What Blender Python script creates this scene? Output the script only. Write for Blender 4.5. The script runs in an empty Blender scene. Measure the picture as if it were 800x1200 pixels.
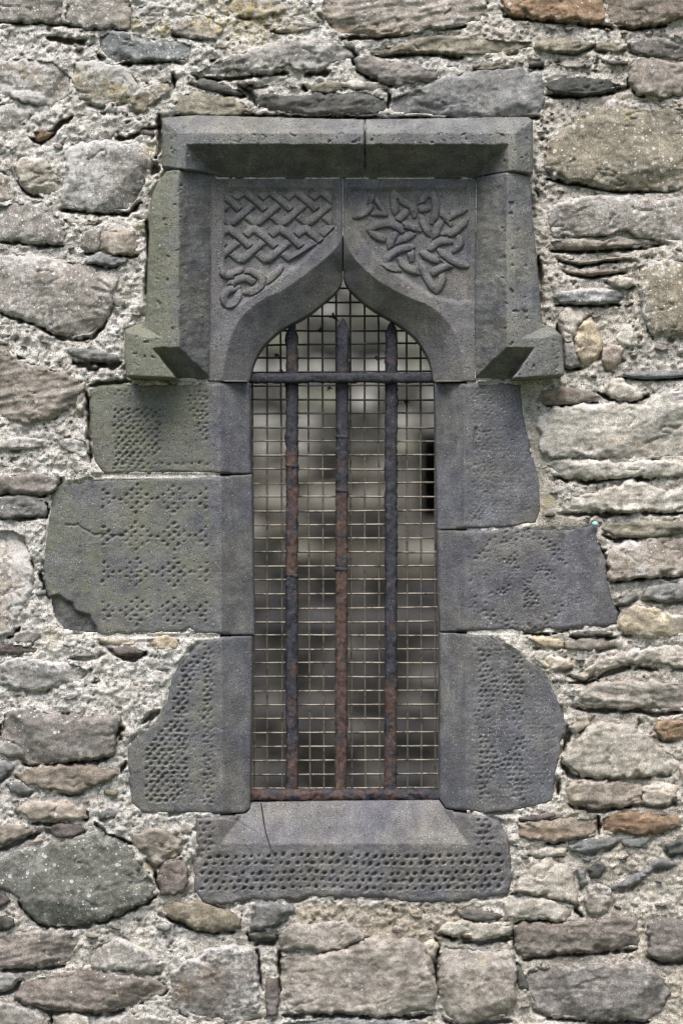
import bpy, math, random
import numpy as np

# ------------------------------------------------------------------ scale
S = 0.002            # metres per photo pixel on the wall plane
D = 4.5              # camera distance from the wall plane
ZC = 1.60            # eye height

# ------------------------------------------------------------------ camera, sky, sun, exposure
sc = bpy.context.scene
col = sc.collection
cam_d = bpy.data.cameras.new('camera')
cam = bpy.data.objects.new('camera', cam_d)
col.objects.link(cam)
cam.location = (0, -D, ZC)
cam.rotation_euler = (math.radians(90), 0, 0)
cam_d.sensor_fit = 'VERTICAL'
cam_d.sensor_height = 36.0
cam_d.lens = 36.0 * D / (1200 * S)
cam_d.clip_end = 2000
cam_d.dof.use_dof = True
cam_d.dof.focus_distance = D - 0.01
cam_d.dof.aperture_fstop = 0.75
sc.camera = cam

SUN_EL, SUN_AZ = 60.0, -14.0      # azimuth measured from straight in front of the wall, minus = left
world = bpy.data.worlds.new('World')
sc.world = world
world.use_nodes = True
wn = world.node_tree.nodes
wl = world.node_tree.links
wn.clear()
w_out = wn.new('ShaderNodeOutputWorld')
w_bg = wn.new('ShaderNodeBackground')
w_sky = wn.new('ShaderNodeTexSky')
w_sky.sky_type = 'NISHITA'
w_sky.sun_disc = False
w_sky.sun_elevation = math.radians(SUN_EL)
w_sky.sun_rotation = math.radians(180 + SUN_AZ)
w_sky.air_density = 1.0
w_sky.dust_density = 2.5
w_sky.ozone_density = 0.6
w_hsv = wn.new('ShaderNodeHueSaturation')
w_hsv.inputs['Saturation'].default_value = 1.0
wl.new(w_sky.outputs[0], w_hsv.inputs['Color'])
wl.new(w_hsv.outputs[0], w_bg.inputs['Color'])
w_bg.inputs['Strength'].default_value = 0.05
wl.new(w_bg.outputs[0], w_out.inputs[0])

sun_d = bpy.data.lights.new('sun', 'SUN')
sun_d.energy = 1.5
sun_d.angle = math.radians(42)
sun_d.color = (1.0, 0.955, 0.925)
sun = bpy.data.objects.new('sun', sun_d)
col.objects.link(sun)
sun.rotation_euler = (math.radians(90 - SUN_EL), 0, math.radians(SUN_AZ))
sun.location = (-1, -6, 8)

sc.view_settings.view_transform = 'Standard'
sc.view_settings.look = 'None'
sc.view_settings.exposure = 1.72
sc.view_settings.gamma = 1.0
sc.view_settings.use_curve_mapping = False
sc.cycles.use_denoising = True
sc.cycles.filter_width = 1.1

# ------------------------------------------------------------------ noise
def _hash(ix, iy, seed):
    h = (ix.astype(np.int64) * 374761393 + iy.astype(np.int64) * 668265263 + int(seed) * 974634777) & 0xffffffff
    h = ((h ^ (h >> 13)) * 1274126177) & 0xffffffff
    h = (h ^ (h >> 16)) & 0xffffffff
    return h.astype(np.float64) / 4294967295.0

def perlin(x, y, seed=0):
    x = np.asarray(x, float); y = np.asarray(y, float)
    ix = np.floor(x); iy = np.floor(y)
    fx = x - ix; fy = y - iy
    u = fx * fx * fx * (fx * (fx * 6 - 15) + 10)
    v = fy * fy * fy * (fy * (fy * 6 - 15) + 10)
    def g(dx, dy):
        a = _hash(ix + dx, iy + dy, seed) * 2 * math.pi
        return np.cos(a) * (fx - dx) + np.sin(a) * (fy - dy)
    a = g(0, 0) * (1 - u) + g(1, 0) * u
    b = g(0, 1) * (1 - u) + g(1, 1) * u
    return (a * (1 - v) + b * v) * 1.5

def fbm(x, y, wave, octaves=4, seed=0, gain=0.5):
    r = 0; amp = 1; tot = 0; f = 1.0 / wave
    for o in range(octaves):
        r = r + amp * perlin(x * f + 17.3 * o, y * f - 9.1 * o, seed + o * 31)
        tot += amp; amp *= gain; f *= 2.03
    return r / tot

def cells(x, y, size, seed=0):
    """distance to nearest jittered point (in cell units) and that cell's random value"""
    gx = x / size; gy = y / size
    ix = np.floor(gx); iy = np.floor(gy)
    best = np.full(np.shape(gx), 9.0); rnd = np.zeros(np.shape(gx))
    for dx in (-1, 0, 1):
        for dy in (-1, 0, 1):
            cx = ix + dx; cy = iy + dy
            px = cx + _hash(cx, cy, seed); py = cy + _hash(cx, cy, seed + 7)
            d = np.hypot(gx - px, gy - py)
            m = d < best
            best = np.where(m, d, best)
            rnd = np.where(m, _hash(cx, cy, seed + 13), rnd)
    return best, rnd

def sstep(a, b, x):
    t = np.clip((x - a) / (b - a), 0, 1)
    return t * t * (3 - 2 * t)

# ------------------------------------------------------------------ distances
def line_dist(x, y, pts, closed=False):
    best = np.full(np.shape(x), 1e9)
    n = len(pts)
    for i in range(n if closed else n - 1):
        ax, ay = pts[i]; bx, by = pts[(i + 1) % n]
        ex, ey = bx - ax, by - ay
        L = ex * ex + ey * ey + 1e-9
        t = np.clip(((x - ax) * ex + (y - ay) * ey) / L, 0, 1)
        best = np.minimum(best, (x - ax - t * ex) ** 2 + (y - ay - t * ey) ** 2)
    return np.sqrt(best)

def inside(x, y, pts):
    c = np.zeros(np.shape(x), bool)
    n = len(pts)
    for i in range(n):
        ax, ay = pts[i]; bx, by = pts[(i + 1) % n]
        if ay == by: continue
        c ^= ((ay > y) != (by > y)) & (x < (bx - ax) * (y - ay) / (by - ay) + ax)
    return c

def sdf(x, y, pts):
    d = line_dist(x, y, pts, True)
    return np.where(inside(x, y, pts), -d, d)

# ------------------------------------------------------------------ photo pixel + depth -> place
def place(px, py, y):
    k = S * (D + y) / D
    return np.stack([(px - 400) * k, np.broadcast_to(y, np.shape(px)), ZC + (600 - py) * k], -1)

def P3(px, py, y):
    k = S * (D + y) / D
    return ((px - 400) * k, y, ZC + (600 - py) * k)

# ------------------------------------------------------------------ mesh helpers
def mesh_from(name, verts, faces_list, mats, attrs=None, smooth=True, flat_from=None):
    """faces_list: list of int arrays (n,4) or (n,3)"""
    me = bpy.data.meshes.new(name)
    loops = np.concatenate([f.reshape(-1) for f in faces_list]).astype(np.int32)
    sizes = np.concatenate([np.full(len(f), f.shape[1]) for f in faces_list]).astype(np.int32)
    starts = np.concatenate([[0], np.cumsum(sizes)[:-1]]).astype(np.int32)
    me.vertices.add(len(verts)); me.vertices.foreach_set('co', np.ascontiguousarray(verts, np.float32).ravel())
    me.loops.add(len(loops)); me.loops.foreach_set('vertex_index', loops)
    me.polygons.add(len(sizes)); me.polygons.foreach_set('loop_start', starts); me.polygons.foreach_set('loop_total', sizes)
    sm = np.full(len(sizes), smooth, bool)
    if flat_from is not None: sm[flat_from:] = False
    me.polygons.foreach_set('use_smooth', sm)
    for k, a in (attrs or {}).items():
        if a.ndim == 2:
            at = me.attributes.new(k, 'FLOAT_COLOR', 'POINT')
            at.data.foreach_set('color', np.ascontiguousarray(a, np.float32).ravel())
        else:
            at = me.attributes.new(k, 'FLOAT', 'POINT')
            at.data.foreach_set('value', np.ascontiguousarray(a, np.float32))
    me.update(calc_edges=True)
    me.validate()
    for m in mats: me.materials.append(m)
    return me

def obj(name, me, parent=None):
    o = bpy.data.objects.new(name, me)
    col.objects.link(o)
    if parent is not None: o.parent = parent
    return o

def tag(o, label=None, cat=None, group=None, kind=None):
    if label: o['label'] = label
    if cat: o['category'] = cat
    if group: o['group'] = group
    if kind: o['kind'] = kind
    return o

def thing(name, label, cat, loc=(0, 0, 0), group=None):
    o = bpy.data.objects.new(name, None)
    o.empty_display_size = 0.1
    col.objects.link(o)
    tag(o, label, cat, group, 'thing')
    return o

def slab(name, poly, pfun, mat, parent, res=2.0, back=0.06, warp=(0, 0), seed=0, split=None, sharp_rim=False, parts_name=None, wfun=None):
    """a stone as a real relief: front surface p(x,y,sd) proud of the wall plane, sides running `back` into the wall"""
    pts = np.array(poly, float)
    x0, y0 = pts.min(0) - 4 - warp[0]; x1, y1 = pts.max(0) + 4 + warp[0]
    nx = int((x1 - x0) / res) + 2; ny = int((y1 - y0) / res) + 2
    gx, gy = np.meshgrid(x0 + np.arange(nx) * res, y0 + np.arange(ny) * res)
    if warp[0]:
        ww = warp[0] * (wfun(gx, gy) if wfun else 1.0)
        wx = gx + ww * fbm(gx, gy, warp[1], 4, seed + 5, .62); wy = gy + ww * fbm(gx, gy, warp[1], 4, seed + 55, .62)
    else:
        wx, wy = gx, gy
    sd = sdf(wx, wy, poly)
    cc = (sd[:-1, :-1] + sd[1:, :-1] + sd[:-1, 1:] + sd[1:, 1:]) / 4
    keep = cc < 0
    cnt = np.zeros(gx.shape, int)
    for a in (0, 1):
        for b in (0, 1):
            cnt[a:ny - 1 + a, b:nx - 1 + b] += keep
    used = cnt > 0
    rim = used & (cnt < 4)
    gyv, gxv = np.gradient(sd, res)
    gl = np.hypot(gxv, gyv) + 1e-6
    mv = np.clip(sd, -1.1 * res, 1.1 * res)
    X = np.where(rim, gx - mv * gxv / gl, gx); Y = np.where(rim, gy - mv * gyv / gl, gy)
    SD = np.where(rim, 0.0, np.minimum(sd, 0))
    idx = -np.ones(gx.shape, int); idx[used] = np.arange(used.sum())
    xs, ys, sds = X[used], Y[used], SD[used]
    res_p = pfun(xs, ys, -sds)
    p, attrs = res_p if isinstance(res_p, tuple) else (res_p, {})
    V = place(xs, ys, -p)
    q = np.stack([idx[1:, :-1], idx[1:, 1:], idx[:-1, 1:], idx[:-1, :-1]], -1)
    front = q[keep]
    # rim edges, walked from the kept cells
    eds = []
    k = np.pad(keep, 1)
    c = k[1:-1, 1:-1]
    m = c & ~k[2:, 1:-1]; eds.append(np.stack([q[m][:, 0], q[m][:, 1]], -1))     # lower side
    m = c & ~k[1:-1, 2:]; eds.append(np.stack([q[m][:, 1], q[m][:, 2]], -1))     # right
    m = c & ~k[:-2, 1:-1]; eds.append(np.stack([q[m][:, 2], q[m][:, 3]], -1))    # upper
    m = c & ~k[1:-1, :-2]; eds.append(np.stack([q[m][:, 3], q[m][:, 0]], -1))    # left
    E = np.concatenate(eds)
    rv = np.unique(E)
    n0 = len(V)
    mp = -np.ones(n0, int)
    tops = rv
    VB = V[rv].copy(); VB[:, 1] = back
    lists = [V]
    base = n0
    if sharp_rim:
        lists.append(V[rv]); mt = -np.ones(n0, int); mt[rv] = base + np.arange(len(rv)); base += len(rv)
    else:
        mt = np.arange(n0)
    lists.append(VB); mp[rv] = base + np.arange(len(rv))
    sk = np.stack([mt[E[:, 1]], mt[E[:, 0]], mp[E[:, 0]], mp[E[:, 1]]], -1)
    VV = np.concatenate(lists)
    A = {}
    for kx, a in attrs.items():
        A[kx] = np.concatenate([a] + [a[rv]] * (2 if sharp_rim else 1))
    out = []
    if split is None:
        out.append(obj(name, mesh_from(name, VV, [front, sk], [mat], A), parent))
    else:
        ccx = (gx[:-1, :-1] + res / 2)[keep]; ccy = (gy[:-1, :-1] + res / 2)[keep]
        lab = split(ccx, ccy)
        o = obj(name, mesh_from(name, VV, [front[lab == 0], sk], [mat], A), parent)
        out.append(o)
        for v, nm in parts_name:
            f = front[lab == v]
            if not len(f): continue
            u, inv = np.unique(f, return_inverse=True)
            out.append(obj(nm, mesh_from(nm, V[u], [inv.reshape(f.shape)], [mat], {kx: a[u] for kx, a in attrs.items()}), o))
    return out

# ------------------------------------------------------------------ materials
class NT:
    def __init__(self, name):
        self.m = bpy.data.materials.new(name); self.m.use_nodes = True
        self.t = self.m.node_tree; self.n = self.t.nodes; self.n.clear()
        self.out = self.n.new('ShaderNodeOutputMaterial'); self.b = self.n.new('ShaderNodeBsdfPrincipled')
        self.L(self.b.outputs[0], self.out.inputs[0])
        self.co = self.n.new('ShaderNodeTexCoord').outputs['Object']
    def L(self, a, b): self.t.links.new(a, b)
    def set(self, sock, v):
        if hasattr(v, 'is_linked') or hasattr(v, 'links'): self.L(v, sock)
        else: sock.default_value = v
    def noise(self, scale, detail=4, rough=0.6, co=None, dist=0.0):
        n = self.n.new('ShaderNodeTexNoise'); self.L(co or self.co, n.inputs['Vector'])
        n.inputs['Scale'].default_value = scale; n.inputs['Detail'].default_value = detail
        n.inputs['Roughness'].default_value = rough; n.inputs['Distortion'].default_value = dist
        return n.outputs[0]
    def voro(self, scale, feature='F1', out='Distance', co=None, rnd=1.0):
        n = self.n.new('ShaderNodeTexVoronoi'); self.L(co or self.co, n.inputs['Vector']); n.feature = feature
        n.inputs['Scale'].default_value = scale; n.inputs['Randomness'].default_value = rnd
        return n.outputs[out]
    def ramp(self, v, a, b, ca=0.0, cb=1.0):
        n = self.n.new('ShaderNodeMapRange'); n.interpolation_type = 'SMOOTHSTEP'
        self.L(v, n.inputs['Value'])
        self.set(n.inputs['From Min'], a); self.set(n.inputs['From Max'], b)
        n.inputs['To Min'].default_value = ca; n.inputs['To Max'].default_value = cb
        return n.outputs[0]
    def math(self, op, a, b=0.0):
        n = self.n.new('ShaderNodeMath'); n.operation = op
        self.set(n.inputs[0], a); self.set(n.inputs[1], b)
        return n.outputs[0]
    def mix(self, f, a, b, mode='MIX'):
        n = self.n.new('ShaderNodeMix'); n.data_type = 'RGBA'; n.blend_type = mode
        self.set(n.inputs[0], f)
        for s, v in ((n.inputs[6], a), (n.inputs[7], b)):
            if isinstance(v, tuple): s.default_value = (*v, 1) if len(v) == 3 else v
            else: self.L(v, s)
        return n.outputs[2]
    def attr(self, name, kind='GEOMETRY'):
        n = self.n.new('ShaderNodeAttribute'); n.attribute_name = name; n.attribute_type = kind
        return n
    def scaled(self, v):
        n = self.n.new('ShaderNodeMapping'); self.L(self.co, n.inputs[0]); n.inputs['Scale'].default_value = v
        return n.outputs[0]
    def bump(self, h, strength=0.5, dist=0.002, prev=None):
        n = self.n.new('ShaderNodeBump'); n.inputs['Strength'].default_value = strength; n.inputs['Distance'].default_value = dist
        self.L(h, n.inputs['Height'])
        if prev is not None: self.L(prev, n.inputs['Normal'])
        return n.outputs[0]
    def done(self, color, rough=0.9, normal=None, spec=0.3, metal=0.0):
        if isinstance(color, tuple): self.b.inputs['Base Color'].default_value = (*color, 1)
        else: self.L(color, self.b.inputs['Base Color'])
        self.set(self.b.inputs['Roughness'], rough)
        self.set(self.b.inputs['Metallic'], metal)
        self.b.inputs['Specular IOR Level'].default_value = spec
        if normal is not None: self.L(normal, self.b.inputs['Normal'])
        return self.m

LIME = (0.56, 0.53, 0.47)

def mat_rubble():
    t = NT('rubble_stone')
    base = t.attr('Col').outputs['Color']
    msk = t.attr('Msk'); sep = t.n.new('ShaderNodeSeparateColor'); t.L(msk.outputs['Color'], sep.inputs[0])
    smear, lich, yel = sep.outputs[0], sep.outputs[1], sep.outputs[2]
    n1 = t.noise(45, 6, 0.65); n2 = t.noise(260, 4, 0.7); n3 = t.noise(14, 3, 0.5)
    c = t.mix(1.0, base, t.mix(t.ramp(n1, 0.3, 0.72), (0.62, 0.61, 0.60), (1.32, 1.31, 1.28)), 'MULTIPLY')
    c = t.mix(1.0, c, t.mix(t.ramp(n2, 0.32, 0.68), (0.78, 0.78, 0.78), (1.20, 1.20, 1.20)), 'MULTIPLY')
    n5 = t.noise(560, 2, 0.6)
    c = t.mix(1.0, c, t.mix(t.ramp(n5, 0.36, 0.64), (0.72, 0.72, 0.72), (1.30, 1.30, 1.29)), 'MULTIPLY')
    # lime smeared over the face
    sm = t.ramp(t.math('ADD', t.noise(75, 6, 0.72), t.math('MULTIPLY', t.math('SUBTRACT', smear, 0.5), 0.75)), 0.50, 0.62)
    c = t.mix(t.math('MULTIPLY', sm, 0.85), c, t.mix(t.ramp(n2, 0.3, 0.7), (0.38, 0.365, 0.345), (0.63, 0.61, 0.585)))
    # crustose lichen: pale discs of several sizes
    for scale, thr, amt in ((48, 0.20, 0.6), (105, 0.20, 0.8), (230, 0.20, 0.7)):
        v = t.voro(scale); r = t.voro(scale, out='Color')
        rs = t.n.new('ShaderNodeSeparateColor'); t.L(r, rs.inputs[0])
        gate = t.ramp(t.math('ADD', rs.outputs[0], t.math('MULTIPLY', t.math('SUBTRACT', lich, 0.30), 0.66)), 1.0, 1.03)
        spot = t.ramp(t.math('ADD', v, t.math('MULTIPLY', n2, 0.12)), thr + 0.12, thr + 0.05)
        c = t.mix(t.math('MULTIPLY', t.math('MULTIPLY', spot, gate), amt), c, (0.66, 0.67, 0.64))
    yl = t.math('MULTIPLY', t.ramp(t.math('ADD', t.noise(150, 5, 0.7), t.math('MULTIPLY', yel, 0.15)), 0.68, 0.73), 0.85)
    c = t.mix(yl, c, (0.47, 0.37, 0.14))
    dark = t.math('MULTIPLY', t.ramp(t.voro(420), 0.16, 0.08), t.ramp(n3, 0.45, 0.6))
    c = t.mix(t.math('MULTIPLY', dark, 0.75), c, (0.04, 0.038, 0.035))
    nb = t.bump(t.noise(80, 8, 0.75), 0.32, 0.0035)
    nb = t.bump(n2, 0.5, 0.0020, nb)
    nb = t.bump(t.noise(700, 3, 0.6), 0.4, 0.0008, nb)
    return t.done(c, 0.92, nb, 0.25)

def mat_mortar():
    t = NT('lime_mortar')
    base = t.attr('Col').outputs['Color']
    msk = t.attr('Msk'); sep = t.n.new('ShaderNodeSeparateColor'); t.L(msk.outputs['Color'], sep.inputs[0])
    yel = sep.outputs[2]
    n1 = t.noise(60, 6, 0.7); n2 = t.noise(330, 4, 0.7)
    c = t.mix(1.0, base, t.mix(t.ramp(n1, 0.3, 0.7), (0.66, 0.64, 0.60), (1.22, 1.22, 1.22)), 'MULTIPLY')
    c = t.mix(1.0, c, t.mix(t.ramp(n2, 0.3, 0.68), (0.62, 0.61, 0.58), (1.28, 1.27, 1.25)), 'MULTIPLY')
    # aggregate grains: dark and tan
    r = t.voro(240, out='Color'); rs = t.n.new('ShaderNodeSeparateColor'); t.L(r, rs.inputs[0])
    v = t.voro(240)
    g = t.math('MULTIPLY', t.ramp(v, 0.36, 0.26), t.ramp(rs.outputs[0], 0.74, 0.78))
    c = t.mix(t.math('MULTIPLY', g, 0.75), c, t.mix(rs.outputs[1], (0.09, 0.085, 0.08), (0.30, 0.24, 0.16)))
    r2 = t.voro(120, out='Color'); rs2 = t.n.new('ShaderNodeSeparateColor'); t.L(r2, rs2.inputs[0])
    g2 = t.math('MULTIPLY', t.ramp(t.voro(120), 0.34, 0.24), t.ramp(rs2.outputs[0], 0.84, 0.87))
    c = t.mix(t.math('MULTIPLY', g2, 0.7), c, t.mix(rs2.outputs[1], (0.12, 0.12, 0.12), (0.62, 0.62, 0.60)))
    sp = t.math('MULTIPLY', t.ramp(t.noise(150, 3, 0.6), 0.57, 0.65), t.ramp(t.noise(22, 3, 0.6), 0.36, 0.58, 0.25, 1.0))
    c = t.mix(t.math('MULTIPLY', sp, 0.8), c, (0.11, 0.10, 0.09))
    wh = t.math('MULTIPLY', t.ramp(t.noise(95, 4, 0.65), 0.58, 0.66), 0.55)
    c = t.mix(wh, c, (0.83, 0.82, 0.80))
    yl = t.math('MULTIPLY', t.ramp(t.math('ADD', t.noise(150, 5, 0.7), t.math('MULTIPLY', yel, 0.15)), 0.68, 0.73), 0.8)
    c = t.mix(yl, c, (0.50, 0.40, 0.16))
    h = t.math('ADD', t.noise(120, 8, 0.75), t.math('MULTIPLY', t.ramp(v, 0.0, 0.5), 0.35))
    nb = t.bump(h, 0.9, 0.008)
    nb = t.bump(n2, 0.8, 0.003, nb)
    return t.done(c, 0.95, nb, 0.2)

def mat_dressed():
    t = NT('carved_basalt')
    base = t.attr('Col').outputs['Color']
    msk = t.attr('Msk'); sep = t.n.new('ShaderNodeSeparateColor'); t.L(msk.outputs['Color'], sep.inputs[0])
    moss, lich, ves = sep.outputs[0], sep.outputs[1], sep.outputs[2]
    n1 = t.noise(22, 5, 0.6); n2 = t.noise(300, 4, 0.7); n3 = t.noise(9, 3, 0.5)
    c = t.mix(1.0, base, t.mix(t.ramp(n1, 0.3, 0.7), (0.72, 0.72, 0.76), (1.28, 1.27, 1.24)), 'MULTIPLY')
    c = t.mix(1.0, c, t.mix(t.ramp(n2, 0.34, 0.66), (0.70, 0.70, 0.70), (1.32, 1.32, 1.32)), 'MULTIPLY')
    n5 = t.noise(620, 2, 0.6)
    c = t.mix(1.0, c, t.mix(t.ramp(n5, 0.36, 0.64), (0.66, 0.66, 0.68), (1.36, 1.36, 1.34)), 'MULTIPLY')
    ms = t.ramp(t.math('ADD', t.noise(34, 5, 0.65), t.math('MULTIPLY', t.math('SUBTRACT', moss, 0.5), 0.9)), 0.30, 0.82)
    c = t.mix(t.math('MULTIPLY', ms, 0.70), c, t.mix(t.ramp(n2, 0.3, 0.7), (0.105, 0.110, 0.068), (0.205, 0.212, 0.142)))
    # pale specks
    for scale, thr, g0, amt in ((60, 0.13, 1.16, 0.75), (160, 0.17, 1.02, 0.7), (420, 0.22, 0.98, 0.7)):
        v = t.voro(scale); r = t.voro(scale, out='Color')
        rs = t.n.new('ShaderNodeSeparateColor'); t.L(r, rs.inputs[0])
        gate = t.ramp(t.math('ADD', rs.outputs[0], t.math('MULTIPLY', lich, 0.3)), g0, g0 + 0.04)
        spot = t.ramp(t.math('ADD', v, t.math('MULTIPLY', n2, 0.10)), thr + 0.10, thr + 0.03)
        c = t.mix(t.math('MULTIPLY', t.math('MULTIPLY', spot, gate), amt), c, (0.56, 0.57, 0.54))
    # vesicles in the lava stone
    v = t.voro(150); r = t.voro(150, out='Color'); rs = t.n.new('ShaderNodeSeparateColor'); t.L(r, rs.inputs[0])
    gate = t.ramp(t.math('ADD', rs.outputs[1], t.math('MULTIPLY', ves, 0.42)), 1.0, 1.03)
    pit = t.math('MULTIPLY', t.ramp(v, 0.30, 0.16), gate)
    c = t.mix(t.math('MULTIPLY', pit, 0.8), c, (0.018, 0.018, 0.018))
    nb = t.bump(t.math('SUBTRACT', t.noise(160, 6, 0.7), t.math('MULTIPLY', pit, 1.2)), 0.55, 0.003)
    nb = t.bump(n2, 0.5, 0.0016, nb)
    return t.done(c, 0.66, nb, 0.5)

def mat_iron():
    t = NT('rusted_iron')
    n1 = t.noise(16, 6, 0.7); n2 = t.noise(120, 5, 0.75); n3 = t.noise(420, 3, 0.6)
    rust = t.mix(t.ramp(n2, 0.35, 0.65), (0.034, 0.023, 0.021), (0.120, 0.070, 0.055))
    rust = t.mix(t.math('MULTIPLY', t.ramp(t.noise(45, 4, 0.6), 0.60, 0.70), 0.6), rust, (0.20, 0.105, 0.058))
    paint = t.mix(t.ramp(n2, 0.35, 0.65), (0.012, 0.012, 0.015), (0.052, 0.054, 0.068))
    pa = t.attr('Col').outputs['Color']
    f = t.ramp(t.math('ADD', t.math('MULTIPLY', t.noise(28, 6, 0.7), 1.5), t.math('MULTIPLY', pa, 0.42)), 0.83, 1.02)
    c = t.mix(f, rust, paint)
    c = t.mix(t.math('MULTIPLY', t.ramp(t.voro(150), 0.16, 0.10), t.ramp(n1, 0.5, 0.6)), c, (0.30, 0.30, 0.28))
    nb = t.bump(t.noise(170, 8, 0.75), 0.8, 0.0026)
    nb = t.bump(n3, 0.5, 0.001, nb)
    return t.done(c, t.ramp(n2, 0.3, 0.7, 0.55, 0.85), nb, 0.4, 0.0)

def mat_wire():
    t = NT('weathered_wire')
    n = t.noise(60, 4, 0.65)
    c = t.mix(t.ramp(n, 0.46, 0.64), (0.235, 0.21, 0.17), (0.065, 0.05, 0.042))
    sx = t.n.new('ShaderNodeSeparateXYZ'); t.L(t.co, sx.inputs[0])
    upper_dark = t.ramp(t.math('ADD', sx.outputs[2], t.math('MULTIPLY', t.math('SUBTRACT', t.noise(9, 3, 0.6), 0.5), 0.35)), 1.72, 1.92)  # wires turn black towards the top, with a ragged edge
    c = t.mix(upper_dark, c, (0.012, 0.012, 0.012))
    return t.done(c, 0.42, None, 0.5, t.math('MULTIPLY', t.ramp(n, 0.46, 0.64, 0.6, 0.1), t.math('SUBTRACT', 1.0, upper_dark)))

def mat_plain(name, a, b, scale=20, rough=0.9, bump=0.0):
    t = NT(name)
    n = t.noise(scale, 5, 0.65)
    c = t.mix(t.ramp(n, 0.3, 0.7), a, b)
    nb = t.bump(t.noise(scale * 3, 5, 0.7), 0.8, bump) if bump else None
    return t.done(c, rough, nb, 0.25)

def mat_rear():
    t = NT('rear_wall_stone')
    oi = t.n.new('ShaderNodeObjectInfo')
    n = t.noise(14, 5, 0.65)
    c = t.mix(1.0, oi.outputs['Color'], t.mix(t.ramp(n, 0.3, 0.7), (0.6, 0.6, 0.58), (1.35, 1.35, 1.33)), 'MULTIPLY')
    return t.done(c, 0.95, t.bump(t.noise(30, 6, 0.7), 0.8, 0.02), 0.2)

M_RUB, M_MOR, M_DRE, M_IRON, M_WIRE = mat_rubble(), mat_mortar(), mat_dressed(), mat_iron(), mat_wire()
M_REAR = mat_rear()
M_REARM = mat_plain('rear_mortar', (0.05, 0.048, 0.042), (0.20, 0.19, 0.17), 8, 0.95, 0.02)
M_CORE = mat_plain('wall_core', (0.16, 0.15, 0.135), (0.46, 0.44, 0.40), 9, 0.95, 0.03)
M_GRASS = mat_plain('ground_turf', (0.035, 0.05, 0.018), (0.085, 0.10, 0.04), 6, 0.95, 0.03)
M_TWIG = mat_plain('dry_twig', (0.012, 0.010, 0.008), (0.04, 0.032, 0.024), 80)
M_HAIR = mat_plain('root_hair', (0.012, 0.011, 0.012), (0.03, 0.027, 0.027), 80)
M_TEAL = mat_plain('turquoise_chip', (0.10, 0.42, 0.44), (0.55, 0.75, 0.74), 260, 0.25)

# ------------------------------------------------------------------ ground
def ground():
    n = 40
    xs = np.concatenate([-np.geomspace(400, 1, n), [0], np.geomspace(1, 400, n)])
    gx, gy = np.meshgrid(xs, xs)
    gz = 0.03 * fbm(gx, gy, 3.0, 3, 3) - 0.02
    V = np.stack([gx.ravel(), gy.ravel(), gz.ravel()], -1)
    N = len(xs); i = np.arange(N * N).reshape(N, N)
    q = np.stack([i[:-1, :-1], i[:-1, 1:], i[1:, 1:], i[1:, :-1]], -1).reshape(-1, 4)
    o = obj('ground', mesh_from('ground', V, [q], [M_GRASS]))
    o['kind'] = 'structure'
ground()

# ------------------------------------------------------------------ the window opening (photo pixels)
def curve(pts, k=5):
    P = [np.array(p, float) for p in pts]; Q = []
    for i in range(len(P) - 1):
        p0 = P[max(i - 1, 0)]; p1 = P[i]; p2 = P[i + 1]; p3 = P[min(i + 2, len(P) - 1)]
        for s_ in range(k):
            t = s_ / k
            q = .5 * (2 * p1 + (p2 - p0) * t + (2 * p0 - 5 * p1 + 4 * p2 - p3) * t * t + (3 * p1 - p0 - 3 * p2 + p3) * t ** 3)
            Q.append((float(q[0]), float(q[1])))
    return Q + [tuple(map(float, pts[-1]))]
ARCH_L_IN = curve([(402, 321), (399, 333), (391, 344), (378, 355), (357, 371), (328, 387), (308, 406), (297, 426), (292, 447)])
ARCH_L_OUT = curve([(401, 276), (394, 290), (381, 303), (366, 315), (336, 337), (305, 353), (282, 373), (270, 397), (264, 422), (260, 447)])
ARCH_R_IN = curve([(402, 321), (405, 331), (414, 343), (434, 360), (464, 378), (487, 396), (501, 418), (506, 434), (508, 447)])
ARCH_R_OUT = curve([(402, 276), (408, 291), (418, 306), (442, 328), (476, 347), (506, 360), (527, 381), (537, 402), (541, 424), (543, 447)])
OPENING = [(402, 321)] + ARCH_R_IN[1:] + [(512, 620), (515, 737), (514, 938), (294, 941), (297, 740), (295, 556), (292, 447)] + ARCH_L_IN[1:-1][::-1]

# ------------------------------------------------------------------ rubble stones (photo pixels)
C = dict(G=(.282, .270, .255), B=(.272, .243, .212), O=(.25, .230, .185), D=(.105, .105, .098), S=(.21, .215, .218), W=(.475, .445, .398),
         R=(.27, .20, .145), P=(.155, .136, .128), Y=(.46, .40, .31), K=(.165, .166, .150), V=(.235, .216, .202), H=(.372, .337, .302))
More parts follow.
